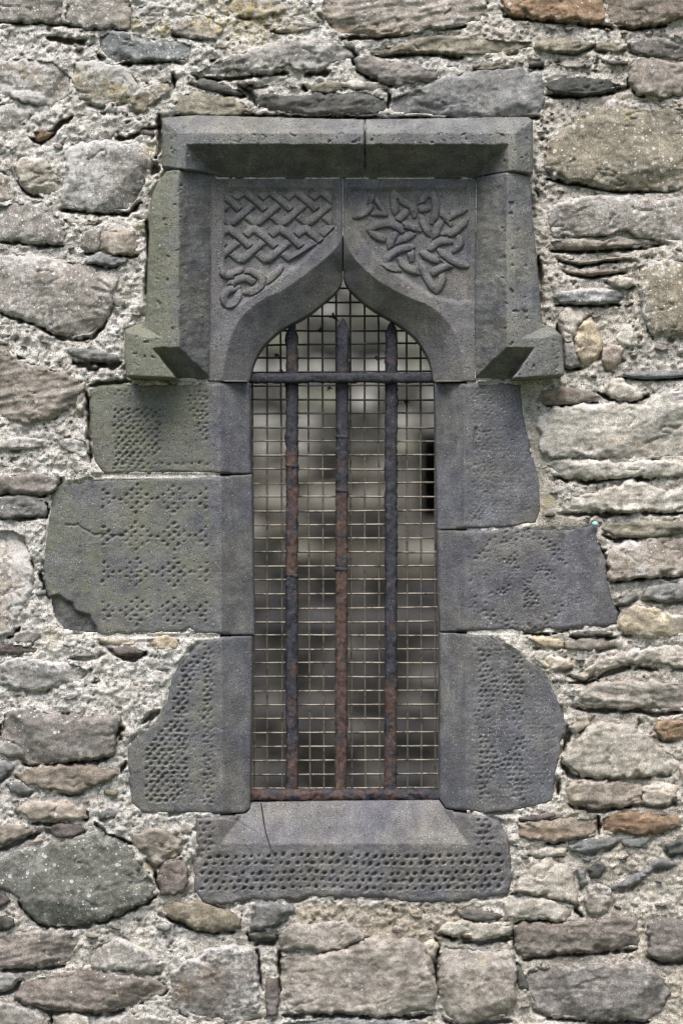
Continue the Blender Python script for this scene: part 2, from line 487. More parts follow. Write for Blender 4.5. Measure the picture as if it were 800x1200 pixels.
# (outline, colour, proud mm, smear, lichen, strata)
ST = [
 ([(-14,-10),(78,-10),(74,20),(68,27),(35,26),(-14,23)],'G',10,.45,.8,.2),
 ([(80,-8),(150,-8),(158,15),(148,34),(118,33),(90,31),(74,25)],'G',9,.4,.8,.2),
 ([(116,42),(130,36),(152,38),(175,44),(200,46),(224,50),(226,66),(214,73),(180,70),(155,70),(138,76),(122,66),(115,56)],'S',13,.2,.95,.1),
 ([(-14,70),(30,68),(62,72),(85,90),(82,115),(60,125),(30,118),(0,112),(-14,112)],'B',8,.6,.6,.4),
 ([(85,72),(120,72),(150,80),(165,98),(150,118),(120,124),(95,118),(86,98)],'O',7,.55,.6,.2),
 ([(150,115),(165,104),(198,92),(204,104),(185,118),(168,130),(155,128)],'O',9,.4,.4,.4),
 ([(38,153),(50,152),(62,155),(55,164),(42,165)],'R',3,.1,.1,.1),
 ([(80,172),(105,165),(140,166),(168,170),(176,190),(172,215),(162,235),(148,248),(120,247),(95,245),(72,243),(72,225),(82,205),(76,188)],'G',13,.5,.8,.1),
 ([(14,195),(30,185),(48,184),(60,196),(72,212),(70,224),(52,230),(34,224),(22,212)],'W',10,.4,.4,.2),
 ([(-14,240),(20,238),(50,235),(60,246),(72,258),(80,276),(72,286),(45,284),(20,281),(-14,280)],'G',11,.4,.9,.1),
 ([(-14,196),(8,200),(16,215),(20,232),(6,238),(-14,238)],'B',5,.65,.4,.1),
 ([(76,256),(95,254),(114,259),(110,263),(85,263)],'W',6,.3,.3,.1),
 ([(96,272),(108,266),(120,272),(116,290),(106,297),(95,293)],'G',9,.3,.4,.1),
 ([(117,288),(122,272),(140,270),(156,271),(161,285),(159,299),(138,298),(116,293)],'H',15,.15,.2,.1),
 ([(102,309),(108,300),(120,297),(140,301),(152,303),(145,309),(133,312),(115,309)],'S',14,.05,.3,.1),
 ([(-14,300),(35,297),(80,306),(125,316),(136,322),(132,355),(122,378),(108,392),(85,396),(62,388),(35,375),(0,364),(-14,362)],'G',14,.48,.9,.1),
 ([(131,355),(136,349),(145,352),(146,359),(138,361)],'S',5,.05,.1,.1),
 ([(-14,398),(12,402),(22,418),(45,430),(75,438),(100,446),(98,462),(88,475),(66,490),(40,494),(20,494),(0,486),(-14,486)],'B',15,.35,.4,.8),
 ([(72,408),(85,407),(115,411),(137,415),(139,424),(115,423),(88,420)],'S',11,.15,.2,.3),
 ([(90,462),(97,458),(99,470),(96,484),(90,478)],'W',9,.2,.2,.1),
 ([(-14,514),(30,512),(58,516),(62,522),(40,527),(0,527),(-14,527)],'B',9,.45,.3,.7),
 ([(68,516),(85,513),(102,516),(105,530),(85,530),(70,525)],'G',7,.5,.4,.3),
 ([(-14,556),(40,556),(70,560),(66,572),(50,580),(20,579),(-14,578)],'V',12,.2,.5,.2),
 ([(-14,583),(30,582),(50,585),(56,596),(52,604),(30,606),(-14,607)],'S',10,.25,.5,.2),
 ([(-14,622),(15,620),(32,630),(38,655),(38,690),(28,712),(18,740),(0,746),(-14,746)],'H',11,.55,.8,.1),
 ([(18,742),(35,738),(48,742),(46,752),(30,755),(16,751)],'G',7,.3,.3,.1),
 ([(-14,755),(20,755),(45,757),(46,766),(20,767),(-14,767)],'P',7,.1,.2,.9),
 ([(130,759),(150,757),(172,762),(162,769),(140,768)],'P',9,.1,.2,.7),
 ([(85,764),(100,763),(118,765),(110,770),(90,771)],'G',6,.2,.2,.4),
 ([(118,747),(140,749),(168,749),(166,755),(140,756),(120,753)],'Y',5,.3,.2,.2),
 ([(170,748),(195,745),(212,748),(208,760),(190,762),(174,755)],'Y',5,.35,.2,.2),
 ([(-14,775),(40,772),(85,776),(108,786),(100,798),(75,804),(40,810),(18,806),(-14,800)],'G',9,.5,.5,.4),
 ([(3,838),(15,832),(50,834),(100,840),(138,838),(144,846),(136,854),(131,882),(120,888),(85,891),(48,896),(27,892),(16,872),(2,866)],'V',18,.2,.5,.1),
 ([(-14,872),(10,870),(25,878),(34,892),(15,888),(-14,880)],'G',9,.2,.3,.2),
 ([(20,907),(35,899),(70,897),(110,897),(138,902),(141,910),(120,916),(100,926),(85,928),(52,924),(28,918)],'B',12,.25,.3,.2),
 ([(-14,886),(8,890),(19,896),(10,905),(0,913),(-14,914)],'S',10,.3,.4,.1),
 ([(10,918),(25,918),(36,926),(32,931),(14,929)],'S',8,.15,.3,.1),
 ([(15,947),(35,938),(80,938),(99,946),(100,958),(85,963),(60,962),(35,960),(20,952)],'H',12,.35,.5,.1),
 ([(-14,966),(20,967),(46,972),(30,979),(0,990),(-14,992)],'B',12,.2,.3,.2),
 ([(56,970),(75,964),(96,966),(100,974),(85,980),(68,982)],'P',7,.2,.3,.2),
 ([(118,951),(128,947),(137,952),(134,959),(120,959)],'S',6,.1,.1,.1),
 ([(-14,1016),(20,1000),(55,992),(90,982),(112,976),(130,984),(150,996),(165,1014),(180,1032),(186,1042),(175,1052),(155,1062),(132,1074),(110,1079),(85,1083),(60,1085),(45,1080),(30,1065),(20,1052),(5,1045),(-14,1035)],'K',20,.08,.75,.05),
 ([(157,978),(175,972),(205,975),(215,985),(208,1000),(195,1006),(183,1016),(172,1005),(160,992)],'B',9,.3,.2,.3),
 ([(185,1025),(192,1012),(203,1008),(219,1010),(219,1035),(216,1045),(203,1050),(192,1045)],'P',12,.05,.3,.1),
 ([(-14,1045),(5,1048),(12,1056),(0,1062),(-14,1064)],'P',6,.1,.1,.1),
 ([(-14,1071),(8,1074),(17,1079),(12,1087),(-14,1093)],'D',9,.1,.1,.1),
 ([(-14,1098),(20,1093),(60,1090),(85,1093),(90,1110),(80,1128),(50,1131),(20,1134),(-14,1134)],'V',13,.35,.4,.7),
 ([(105,1120),(115,1105),(140,1100),(170,1112),(190,1128),(185,1140),(165,1140),(140,1134),(125,1138),(110,1134)],'G',9,.5,.4,.3),
 ([(20,1168),(30,1150),(50,1143),(100,1140),(150,1143),(195,1150),(198,1160),(180,1170),(150,1180),(115,1185),(60,1182),(28,1175)],'V',16,.25,.4,.4),
 ([(-14,1142),(10,1142),(25,1147),(12,1156),(0,1161),(-14,1163)],'G',9,.3,.3,.3),
 ([(-14,1172),(20,1178),(45,1186),(58,1195),(58,1214),(-14,1214)],'G',9,.4,.3,.2),
 ([(64,1191),(80,1189),(102,1190),(104,1214),(64,1214)],'W',10,.3,.3,.1),
 ([(110,1195),(150,1190),(195,1192),(205,1214),(112,1214)],'G',8,.45,.3,.2),
 ([(190,1057),(205,1057),(228,1058),(255,1064),(275,1070),(283,1076),(278,1088),(250,1091),(235,1088),(205,1077),(190,1070)],'O',14,.05,.2,.2),
 ([(300,1064),(307,1057),(325,1058),(345,1062),(346,1072),(325,1082),(305,1090),(292,1092)],'S',16,.05,.1,.3),
 ([(292,1094),(310,1091),(323,1096),(320,1101),(296,1101)],'D',8,.05,.1,.1),
 ([(326,1090),(345,1082),(380,1081),(405,1080),(432,1097),(400,1111),(370,1115),(330,1113)],'H',12,.25,.3,.2),
 ([(331,1118),(372,1119),(402,1114),(440,1102),(488,1102),(498,1110),(506,1140),(511,1165),(510,1184),(480,1188),(450,1191),(400,1186),(340,1186),(333,1170),(331,1140)],'H',17,.28,.3,.2),
 ([(200,1140),(225,1125),(250,1112),(275,1108),(296,1112),(299,1130),(302,1165),(304,1190),(270,1196),(230,1192),(200,1180)],'V',11,.5,.3,.2),
 ([(311,1146),(325,1145),(327,1165),(325,1188),(312,1190)],'P',8,.1,.1,.1),
 ([(330,1195),(400,1193),(500,1196),(512,1214),(330,1214)],'S',9,.2,.2,.1),
 ([(208,1201),(260,1203),(312,1200),(318,1214),(208,1214)],'G',7,.45,.2,.1),
 ([(537,1068),(560,1067),(588,1071),(590,1078),(560,1079),(543,1077)],'D',9,.05,.1,.2),
 ([(508,1092),(520,1083),(545,1079),(600,1082),(599,1096),(570,1099),(560,1100),(525,1095)],'W',13,.2,.3,.3),
 ([(514,1130),(520,1112),(540,1109),(575,1115),(600,1118),(603,1140),(602,1175),(595,1190),(560,1195),(535,1199),(520,1192),(513,1170)],'H',14,.3,.3,.1),
 ([(495,1106),(506,1102),(512,1108),(507,1124),(500,1118)],'W',9,.1,.1,.1),
 ([(589,1052),(600,1045),(612,1028),(626,1016),(640,1006),(655,1007),(672,1020),(676,1040),(675,1060),(650,1053),(620,1046),(605,1046)],'W',13,.25,.4,.3),
 ([(590,1056),(604,1048),(625,1051),(650,1057),(670,1062),(671,1074),(660,1080),(632,1076),(610,1076),(592,1080)],'W',12,.25,.3,.3),
 ([(684,1056),(690,1042),(700,1035),(714,1044),(716,1056),(708,1068),(693,1073),(686,1066)],'G',13,.3,.3,.1),
 ([(675,1020),(684,1022),(688,1034),(680,1040)],'S',8,.05,.1,.1),
 ([(690,1020),(700,1008),(710,1016),(702,1028),(692,1030)],'D',10,.05,.1,.1),
 ([(713,1040),(735,1028),(755,1018),(772,1007),(792,1008),(794,1014),(765,1021),(748,1033),(735,1041),(718,1045)],'S',9,.1,.2,.5),
 ([(603,1085),(615,1079),(660,1083),(700,1078),(735,1068),(744,1076),(745,1110),(710,1114),(650,1117),(612,1122),(605,1110)],'V',15,.25,.3,.4),
 ([(756,1082),(770,1076),(814,1080),(814,1122),(775,1126),(760,1118)],'V',15,.2,.3,.2),
 ([(614,1136),(640,1133),(700,1131),(752,1128),(772,1142),(786,1160),(775,1180),(762,1196),(700,1195),(650,1192),(626,1182),(618,1160)],'V',16,.3,.3,.2),
 ([(602,1130),(608,1130),(620,1155),(618,1160),(606,1155)],'D',6,.05,.1,.1),
 ([(600,1201),(650,1199),(720,1201),(720,1214),(600,1214)],'G',9,.4,.3,.1),
 ([(735,1204),(770,1200),(814,1202),(814,1214),(735,1214)],'V',9,.3,.3,.1),
 ([(668,790),(700,775),(740,762),(780,756),(814,760),(814,785),(770,780),(735,778),(710,785),(685,797)],'W',13,.35,.3,.7),
 ([(672,826),(682,808),(700,800),(750,798),(814,800),(814,830),(770,834),(740,828),(700,830)],'H',13,.3,.3,.7),
 ([(770,848),(785,845),(814,846),(814,866),(775,866),(768,858)],'R',9,.2,.2,.3),
 ([(658,886),(672,870),(688,855),(705,846),(740,853),(762,867),(792,887),(795,898),(785,907),(740,910),(700,911),(680,910),(663,896)],'W',20,.22,.3,.2),
 ([(660,925),(667,915),(735,915),(751,920),(750,942),(700,946),(668,942)],'H',12,.25,.3,.2),
 ([(752,920),(790,917),(793,936),(775,944),(753,942)],'W',11,.3,.2,.2),
 ([(703,956),(740,952),(795,954),(797,970),(760,978),(725,978),(705,976)],'R',12,.08,.1,.6),
 ([(605,964),(640,960),(697,957),(699,980),(660,984),(640,986),(612,982)],'B',11,.2,.2,.5),
 ([(603,960),(625,955),(650,951),(651,957),(625,963)],'P',8,.1,.1,.6),
 ([(665,990),(690,985),(720,980),(725,985),(710,994),(690,1000),(672,999)],'S',11,.12,.2,.6),
 ([(728,983),(760,981),(756,993),(732,993)],'S',9,.1,.1,.4),
 ([(778,990),(795,984),(814,984),(814,1000),(785,1002)],'D',9,.1,.1,.4),
 ([(622,1001),(640,993),(662,994),(660,1002),(640,1005)],'W',8,.2,.2,.3),
 ([(797,900),(814,895),(814,918),(800,914)],'W',9,.2,.2,.1),
 ([(704,620),(712,612),(760,611),(814,612),(814,624),(760,630),(720,629)],'O',11,.15,.2,.9),
 ([(712,645),(725,636),(750,631),(814,628),(814,672),(750,675),(716,680),(711,662)],'H',13,.4,.4,.3),
 ([(751,700),(760,687),(780,684),(814,685),(814,702),(780,704)],'S',13,.1,.2,.1),
 ([(722,708),(735,697),(745,692),(746,700),(735,708)],'S',9,.1,.1,.2),
 ([(725,725),(730,715),(745,710),(775,716),(814,726),(814,742),(770,747),(735,743),(724,738)],'Y',13,.35,.2,.1),
 ([(612,745),(640,748),(660,750),(659,760),(635,757)],'Y',7,.2,.2,.3),
 ([(662,752),(685,748),(705,748),(718,757),(690,762),(662,761)],'B',7,.25,.2,.3),
 ([(668,741),(690,740),(717,740),(718,744),(690,746),(672,746)],'D',7,.05,.1,.2),
 ([(625,763),(640,765),(670,776),(665,784),(640,785),(628,775)],'Y',6,.4,.2,.2),
 ([(668,850),(682,838),(692,840),(688,850),(674,861)],'W',8,.3,.2,.1),
 ([(630,490),(650,478),(700,473),(750,473),(775,458),(814,452),(814,536),(760,538),(690,534),(650,538),(635,530),(632,510)],'W',14,.4,.35,.25),
 ([(635,541),(660,537),(700,540),(760,541),(814,540),(814,556),(770,560),(740,558),(688,562),(655,558)],'W',15,.4,.3,.3),
 ([(710,460),(712,448),(727,445),(742,454),(758,461),(738,468),(718,467)],'W',11,.25,.2,.1),
 ([(627,467),(638,456),(662,455),(692,458),(703,465),(688,471),(650,475),(630,473)],'B',9,.2,.2,.4),
 ([(655,585),(680,578),(705,574),(740,562),(762,568),(780,574),(814,572),(814,598),(770,600),(720,598),(665,601)],'W',12,.4,.3,.4),
 ([(722,438),(740,437),(770,435),(814,433),(814,440),(770,443),(735,442)],'S',9,.1,.1,.5),
 ([(655,375),(660,362),(680,362),(688,370),(676,382),(672,398),(662,400),(656,390)],'W',12,.05,.1,.05),
 ([(673,395),(682,376),(700,380),(704,400),(700,418),(692,428),(682,428),(675,415)],'Y',12,.05,.1,.05),
 ([(722,395),(728,382),(740,382),(742,395),(738,405),(725,405)],'W',8,.05,.1,.05),
 ([(661,402),(672,401),(680,427),(668,431),(661,426)],'G',9,.1,.2,.1),
 ([(706,415),(716,402),(732,408),(722,428),(710,432)],'H',7,.3,.2,.1),
 ([(638,172),(650,158),(668,148),(690,128),(720,118),(770,122),(814,135),(814,220),(780,222),(735,222),(710,220),(680,212),(650,208),(640,195)],'O',17,.38,.8,.1),
 ([(640,252),(652,237),(700,230),(740,232),(814,232),(814,284),(772,283),(745,278),(735,268),(718,274),(680,277),(645,277)],'G',14,.42,.7,.15),
 ([(641,280),(675,279),(705,282),(720,276),(750,280),(772,285),(740,289),(700,289),(685,292),(652,293),(645,290)],'B',10,.2,.3,.3),
 ([(652,300),(680,305),(720,300),(752,297),(750,303),(715,305),(680,310),(660,306)],'B',7,.25,.2,.4),
 ([(658,315),(690,317),(732,313),(730,319),(690,322),(668,321)],'B',6,.25,.2,.4),
 ([(711,329),(720,324),(738,327),(740,335),(730,338),(718,335)],'W',10,.1,.1,.1),
 ([(648,348),(652,342),(690,339),(728,341),(732,350),(720,355),(690,354),(655,356)],'S',12,.35,.3,.6),
 ([(745,312),(765,305),(814,304),(814,390),(790,392),(762,394),(755,375),(748,345)],'O',14,.42,.9,.05),
 ([(585,-10),(640,-10),(705,-10),(707,20),(700,28),(670,25),(630,22),(600,18),(588,8)],'R',14,.15,.6,.4),
 ([(709,-10),(814,-10),(814,22),(770,27),(740,31),(712,28)],'B',14,.2,.4,.3),
 ([(425,60),(445,54),(470,52),(490,43),(520,42),(560,43),(600,46),(626,46),(624,58),(600,62),(575,66),(540,64),(510,60),(480,61),(450,66),(432,64)],'O',13,.25,.2,.7),
 ([(628,48),(650,44),(690,48),(694,54),(672,62),(640,60),(626,58)],'O',11,.12,.5,.6),
 ([(697,50),(715,52),(730,57),(722,62),(700,58)],'O',8,.1,.2,.4),
 ([(738,50),(745,46),(770,46),(814,55),(814,73),(780,69),(750,63),(740,60)],'V',10,.3,.3,.3),
 ([(737,75),(750,66),(780,71),(814,77),(814,110),(770,112),(748,109),(738,95)],'H',14,.25,.3,.2),
 ([(637,97),(660,91),(700,92),(725,96),(735,101),(720,105),(690,110),(660,110),(640,105)],'D',11,.12,.2,.8),
 ([(648,75),(670,73),(692,75),(690,80),(665,80)],'G',7,.2,.2,.4),
 ([(708,71),(735,71),(735,77),(715,77)],'D',7,.1,.1,.3),
 ([(620,72),(638,71),(636,77),(622,78)],'D',6,.1,.1,.3),
 ([(378,-10),(470,-10),(565,-10),(572,10),(560,27),(530,32),(500,34),(480,38),(440,42),(400,42),(385,35),(376,15)],'B',14,.38,.5,.9),
 ([(418,70),(425,64),(450,70),(490,76),(518,89),(518,94),(475,98),(455,98),(435,90),(420,82)],'V',12,.28,.2,.9),
 ([(228,85),(250,72),(290,60),(340,42),(390,45),(412,62),(414,70),(400,74),(370,82),(350,84),(335,78),(310,86),(275,82),(260,90),(235,92)],'G',15,.38,.7,.6),
 ([(202,25),(220,16),(245,18),(262,34),(250,45),(230,44),(205,38)],'B',8,.55,.6,.2),
 ([(320,34),(345,28),(375,26),(372,34),(345,38),(325,38)],'G',8,.3,.4,.3),
 ([(360,102),(380,97),(410,97),(412,105),(385,109),(365,108)],'O',9,.15,.2,.4),
 ([(205,125),(210,112),(225,107),(255,112),(282,118),(300,131),(290,134),(250,135),(206,133)],'O',13,.1,.2,.3),
 ([(300,118),(315,108),(340,112),(380,110),(425,106),(450,114),(455,128),(440,136),(400,135),(350,133),(320,131),(305,128)],'D',14,.15,.2,.8),
 ([(400,95),(425,95),(452,98),(452,105),(425,104),(400,103)],'W',8,.3,.3,.5),
 ([(456,125),(460,112),(490,102),(520,92),(545,84),(580,82),(612,79),(632,82),(638,105),(639,122),(632,136),(600,137),(540,137),(480,136),(460,134)],'S',15,.22,.35,.2),
 ([(550,77),(565,72),(600,73),(598,80),(575,82),(556,81)],'O',8,.2,.2,.4),
 ([(226,97),(240,92),(270,102),(285,110),(270,111),(240,106)],'D',10,.12,.2,.5),
 ([(160,8),(180,2),(196,10),(190,26),(172,30),(162,22)],'G',6,.6,.5,.1),
 ([(260,2),(285,-8),(330,-8),(334,12),(300,20),(270,16)],'B',6,.6,.5,.2),
 ([(-14,118),(20,122),(34,134),(24,148),(-14,150)],'G',5,.65,.5,.1),
 ([(60,640),(72,636),(50,660),(46,690),(42,670)],'W',4,.6,.3,.1),
 ([(150,590),(140,580),(130,590)],'W',4,.6,.3,.1),
]
ST = ST[:-2]
# deep gaps where the mortar has fallen out: (polyline, half-width px)
CREV = [
 ([(56,44),(82,48),(112,51)],3),([(0,25),(40,27),(75,29),(118,34),(148,36)],1.6),([(115,64),(122,70),(138,78),(155,73),(180,73),(200,73)],2.6),
 ([(85,138),(72,143),(62,155),(48,167),(36,162)],3),([(135,162),(148,164),(165,156),(188,148)],3),([(186,135),(188,165),(184,185)],3),([(176,190),(184,200),(178,212)],4),
 ([(20,212),(34,226),(52,233)],2.5),([(72,246),(120,250),(150,251),(165,238)],2.4),([(0,283),(45,287),(75,289)],2.4),([(100,298),(110,297)],3),([(116,276),(112,290)],2),
 ([(104,311),(120,312),(135,314)],3),([(140,301),(160,300)],3),([(0,367),(20,374),(45,378),(62,391),(85,399),(110,395),(124,378)],3),([(173,260),(174,300),(172,350)],2.2),
 ([(45,485),(58,487),(66,488)],4),([(86,425),(112,430),(138,428)],4),([(101,459),(104,475),(105,520),(107,540)],2.6),([(106,452),(130,450),(155,447)],2.6),
 ([(22,418),(45,433),(75,441)],1.6),([(0,580),(30,581),(52,582),(62,572),(72,562)],2.2),([(54,590),(56,606)],3),([(0,609),(30,608),(52,606)],2),
 ([(47,672),(54,684),(57,700)],3.5),([(37,655),(38,690)],1.8),([(10,748),(24,735)],2.5),([(138,769),(160,771),(170,766)],3),
 ([(131,862),(141,855),(142,866)],4),([(27,895),(50,898),(85,894),(120,891),(131,884)],2.4),([(0,860),(2,850)],3),([(80,932),(86,930)],4),([(147,893),(142,905)],3),([(165,848),(180,838),(186,834)],4),
 ([(100,950),(102,962)],3),([(0,996),(30,984),(46,976)],3),([(35,964),(60,966),(85,967)],2.2),([(112,965),(124,978),(156,990)],2.5),([(182,1020),(184,1036),(192,1048)],2.4),
 ([(22,1055),(34,1070),(48,1084),(70,1089),(110,1083),(150,1068),(184,1050)],2.4),([(0,1068),(16,1074)],2),([(0,1137),(40,1136),(80,1131)],2.2),([(0,1166),(12,1160),(26,1150)],3.5),
 ([(28,1178),(60,1186),(115,1189),(150,1184)],2.4),([(60,1190),(62,1200)],3),([(122,1136),(126,1132)],3),([(192,1072),(205,1080),(240,1092),(275,1092)],2.2),
 ([(290,1095),(296,1104),(320,1104),(324,1098)],3.2),([(301,1115),(302,1140),(305,1150)],3),([(327,1115),(330,1140),(329,1160)],3.2),([(305,1148),(308,1160)],2.5),
 ([(508,1105),(512,1115),(510,1135),(513,1165)],4),([(520,1098),(560,1104),(600,1100)],3),([(496,1112),(503,1124)],3),([(332,1190),(400,1190),(450,1194),(505,1190)],2.6),([(520,1196),(540,1202),(600,1196)],2.6),
 ([(592,1046),(604,1047)],2),([(602,1082),(640,1079),(664,1082)],2.2),([(674,1066),(682,1074)],4),([(600,1090),(602,1108)],3),([(604,1130),(610,1145),(619,1160)],3),([(612,1125),(650,1119),(710,1116),(745,1112)],2),
 ([(640,1194),(700,1198),(760,1198)],2.4),([(760,1122),(775,1129),(812,1126)],2.2),([(666,800),(690,800),(712,789),(735,782),(770,784)],2.4),([(672,830),(700,833),(740,832),(770,837),(812,834)],2.2),
 ([(664,850),(666,860),(660,880)],3),([(658,895),(668,908),(682,913),(700,914)],3),([(680,860),(690,850)],2.5),([(655,915),(653,935)],2.5),([(665,945),(700,950),(740,946)],2),([(700,957),(701,978)],3),
 ([(640,988),(660,987)],2.4),([(604,962),(625,965),(650,959)],2.4),([(705,628),(720,632),(760,633)],2.2),([(700,636),(708,660),(712,680)],2),([(716,682),(750,678),(812,675)],2),([(722,712),(724,722)],3.5),
 ([(668,747),(690,748),(720,747)],2),([(612,742),(640,744),(665,739)],1.6),([(655,752),(661,760)],2),([(625,490),(630,478)],2.2),([(640,476),(660,476),(700,473)],2),([(650,560),(688,565),(720,560),(745,562),(760,564)],2.4),
 ([(700,460),(712,467),(740,470),(760,465)],2.2),([(722,443),(770,444),(812,441)],2),([(661,430),(680,432)],3),([(650,603),(690,604),(740,602),(800,601)],2.2),([(626,215),(630,230)],3),([(630,300),(634,340)],2.2),
 ([(640,210),(680,216),(720,224),(760,225)],2.2),([(645,294),(680,295),(740,292),(772,288)],2.4),([(655,306),(680,311),(720,306)],2),([(664,321),(690,324),(730,320)],2),([(652,358),(690,358),(725,357)],2.6),([(652,380),(655,400)],2.6),
 ([(758,380),(764,396)],2),([(590,20),(640,25),(700,31),(740,34),(780,30)],2),([(620,80),(636,79)],2.4),([(640,112),(690,113),(720,108)],2.2),([(742,108),(755,114)],3),([(735,90),(736,104)],2.2),([(600,138),(636,138)],2.4),
 ([(235,100),(270,109),(288,113)],3),([(282,100),(295,112),(300,122)],4),([(285,100),(312,102)],3),([(358,87),(375,86),(388,84)],4.5),([(320,38),(338,37)],3),([(205,135),(300,135),(360,137),(455,138),(540,139)],1.6),
 ([(203,42),(214,44)],3),([(204,85),(204,100)],3),([(228,92),(260,93),(310,88),(340,86)],2),([(355,100),(358,106)],3),([(404,56),(416,66),(416,74)],4),([(420,84),(440,95),(460,101)],2.4),([(440,66),(480,64),(500,62),(540,67)],3),
 ([(400,45),(440,45),(480,40)],2),([(525,33),(545,31)],2.4),([(456,112),(455,126)],2.5),([(555,82),(600,82)],2),([(240,78),(252,70)],2),
]

random.seed(4)
RES = 1.7

def yellow_mask(x, y):
    m = 1.35 * np.exp(-(((x - 285) / 95) ** 2 + ((y - 22) / 48) ** 2))
    for cx, cy, r in ((160, 30, 13), (178, 175, 14), (190, 36, 12), (635, 485 + 108, 10), (645, 586, 8), (667, 1126, 9), (733, 138, 9), (60, 745, 14), (175, 1017, 9), (162, 1040, 5), (138, 1164, 6), (567, 1124, 7), (205, 1000, 9), (140, 110, 22), (168, 262, 18), (170, 1108, 10)):
        m = m + 1.25 * np.exp(-(((x - cx) / r) ** 2 + ((y - cy) / r) ** 2))
    return np.clip(m, 0, 1.5)

def rust_mask(x, y):
    m = 0
    for cx, cy, rx, ry in ((655, 10, 50, 12), (740, 962, 30, 10), (215, 1160, 14, 12), (240, 1135, 20, 14), (650, 462, 18, 8), (430, 36, 50, 7), (785, 855, 14, 8), (45, 160, 14, 8), (720, 520, 60, 8), (20, 75, 40, 8), (80, 96, 12, 8), (640, 975, 30, 6)):
        m = m + np.exp(-(((x - cx) / rx) ** 2 + ((y - cy) / ry) ** 2))
    return np.clip(m, 0, 1)

def rubble_relief(poly, proud, smear, lichen, strata, color, seed, small=False):
    pts = np.array(poly, float)
    cx, cy = pts.mean(0); w, h = np.ptp(pts, axis=0)
    r = random.Random(seed)
    # cleaved facets: a flat face cut back by oblique planes
    planes = []
    for _ in range(8 if not small else 4):
        a = r.uniform(0, 2 * math.pi); sl = r.uniform(.12, .62)
        ca, sa = math.cos(a), math.sin(a)
        half = .5 * (abs(ca) * w + abs(sa) * h) * S
        planes.append((ca, sa, sl, half * r.uniform(.30, .85)))
    tx, ty = r.uniform(-.05, .05), r.uniform(-.10, .06)
    ang = r.uniform(-.18, .12)
    tilt = r.uniform(-.03, .05)
    edge_r = min(3.2, 0.22 * min(w, h))
    drop = 0.016
    def f(x, y, d):
        dx, dy = (x - cx) * S, (y - cy) * S
        p = np.full(np.shape(x), proud * 1.15 / 1000.0 + .002)
        jx = dx + .004 * fbm(x, y, 20, 3, seed + 31); jy = dy + .004 * fbm(x, y, 20, 3, seed + 33)
        fac = np.zeros(np.shape(x))
        for ca, sa, sl, q0 in planes:
            fac = np.minimum(fac, sl * (q0 - (jx * ca + jy * sa)))
        p = p + np.clip(fac, -0.020, 0) * (1 - .35 * smear) + np.clip(tx * dx + ty * dy, -.006, .006)
        u = (x - cx) * math.cos(ang) + (y - cy) * math.sin(ang); v = -(x - cx) * math.sin(ang) + (y - cy) * math.cos(ang)
        v2 = v + 5 * fbm(u, v, 40, 3, seed + 2)
        st = fbm(u * 0.14, v2, 11, 4, seed + 3, 0.6)
        st = st + 0.5 * np.floor(3 * fbm(u * 0.10, v2, 16, 2, seed + 9)) / 3
        p = p + strata * 0.011 * st
        ck = np.abs(fbm(u * .32, v2, 30, 3, seed + 15)); cm = sstep(.05, .35, fbm(x, y, 48, 2, seed + 16) + .12)
        p = p - .0065 * np.exp(-(ck / .022) ** 2) * cm - .003 * np.clip(fbm(u * .32, v2, 30, 3, seed + 15) * 8, -.5, 1) * cm * (.35 + .65 * strata)
        n = fbm(x, y, 42, 6, seed + 11, 0.50)
        p = p + (0.0080 - 0.003 * strata) * n
        brk = perlin(x / 16.0, y / 11.0, seed + 21) + 0.5 * perlin(x / 7.0, y / 5.0, seed + 22)
        p = p + 0.0015 * np.clip(np.abs(brk) * -2 + 0.6, -0.6, 0.6)
        p = p + 0.0009 * fbm(x, y, 5, 2, seed + 41)
        wd = np.clip((3.0 + 16.0 * fbm(x, y, 19, 2, seed + 51)) * min(1.0, min(w, h) / 45.0), 0, 16)
        p = p - .85 * S * np.clip(wd - d, 0, 16) * (1 - .45 * smear)
        wd2 = np.clip(22.0 * fbm(x, y, 13, 2, seed + 53) * min(1.0, min(w, h) / 45.0) - 3, 0, 12)
        p = p - .5 * S * np.clip(wd2 - d * .5, 0, 8) * .6
        e = np.clip(d / edge_r, 0, 1)
        p = p - drop * (1 - np.sqrt(1 - (1 - e) ** 2))
        c0 = np.array(color)
        var = 1 + 0.28 * fbm(x, y, 40, 3, seed + 61)
        band = 1 + 0.22 * strata * fbm(u * .12, v2, 9, 3, seed + 71)
        Cc = c0[None, :] * (var * band)[:, None]
        wm = np.clip(0.5 + fbm(x, y, 50, 3, seed + 81), 0, 1)[:, None]
        Cc = Cc * (1 - 0.35 * wm) + 0.35 * wm * Cc * np.array([1.07, 1.0, 0.90])[None, :]
        sv = np.clip(1.7 * fbm(x, y * 1.6, 30, 4, seed + 84) - .1, 0, 1)[:, None]
        Cc = Cc * (1 - .55 * sv) + .55 * sv * Cc * np.array([.62, .56, .46])[None, :]
        rm = rust_mask(x, y)[:, None] * np.clip(0.55 + 0.9 * fbm(x, y, 18, 3, 5), 0, 1)[:, None]
        Cc = Cc * (1 - .55 * rm) + .55 * rm * np.array([.30, .19, .105])[None, :]
        edge_sm = 0.30 * np.exp(-d / 5.0) * (0.3 + smear)
        top_light = 0.30 * np.clip((cy - y) / max(h, 1), 0, .5) * (0.3 + smear)       # zenith light painted on upper arrises as extra lime
        sm = np.clip(smear + edge_sm + top_light + 0.30 * fbm(x, y, 60, 2, seed + 91), 0, 1)
        li = np.clip(lichen + 0.5 * fbm(x, y, 70, 2, seed + 95), 0, 1)
        return p, {'Col': np.concatenate([Cc, np.ones((len(x), 1))], 1), 'Msk': np.stack([sm, li, yellow_mask(x, y), np.ones_like(x)], 1)}
    return f

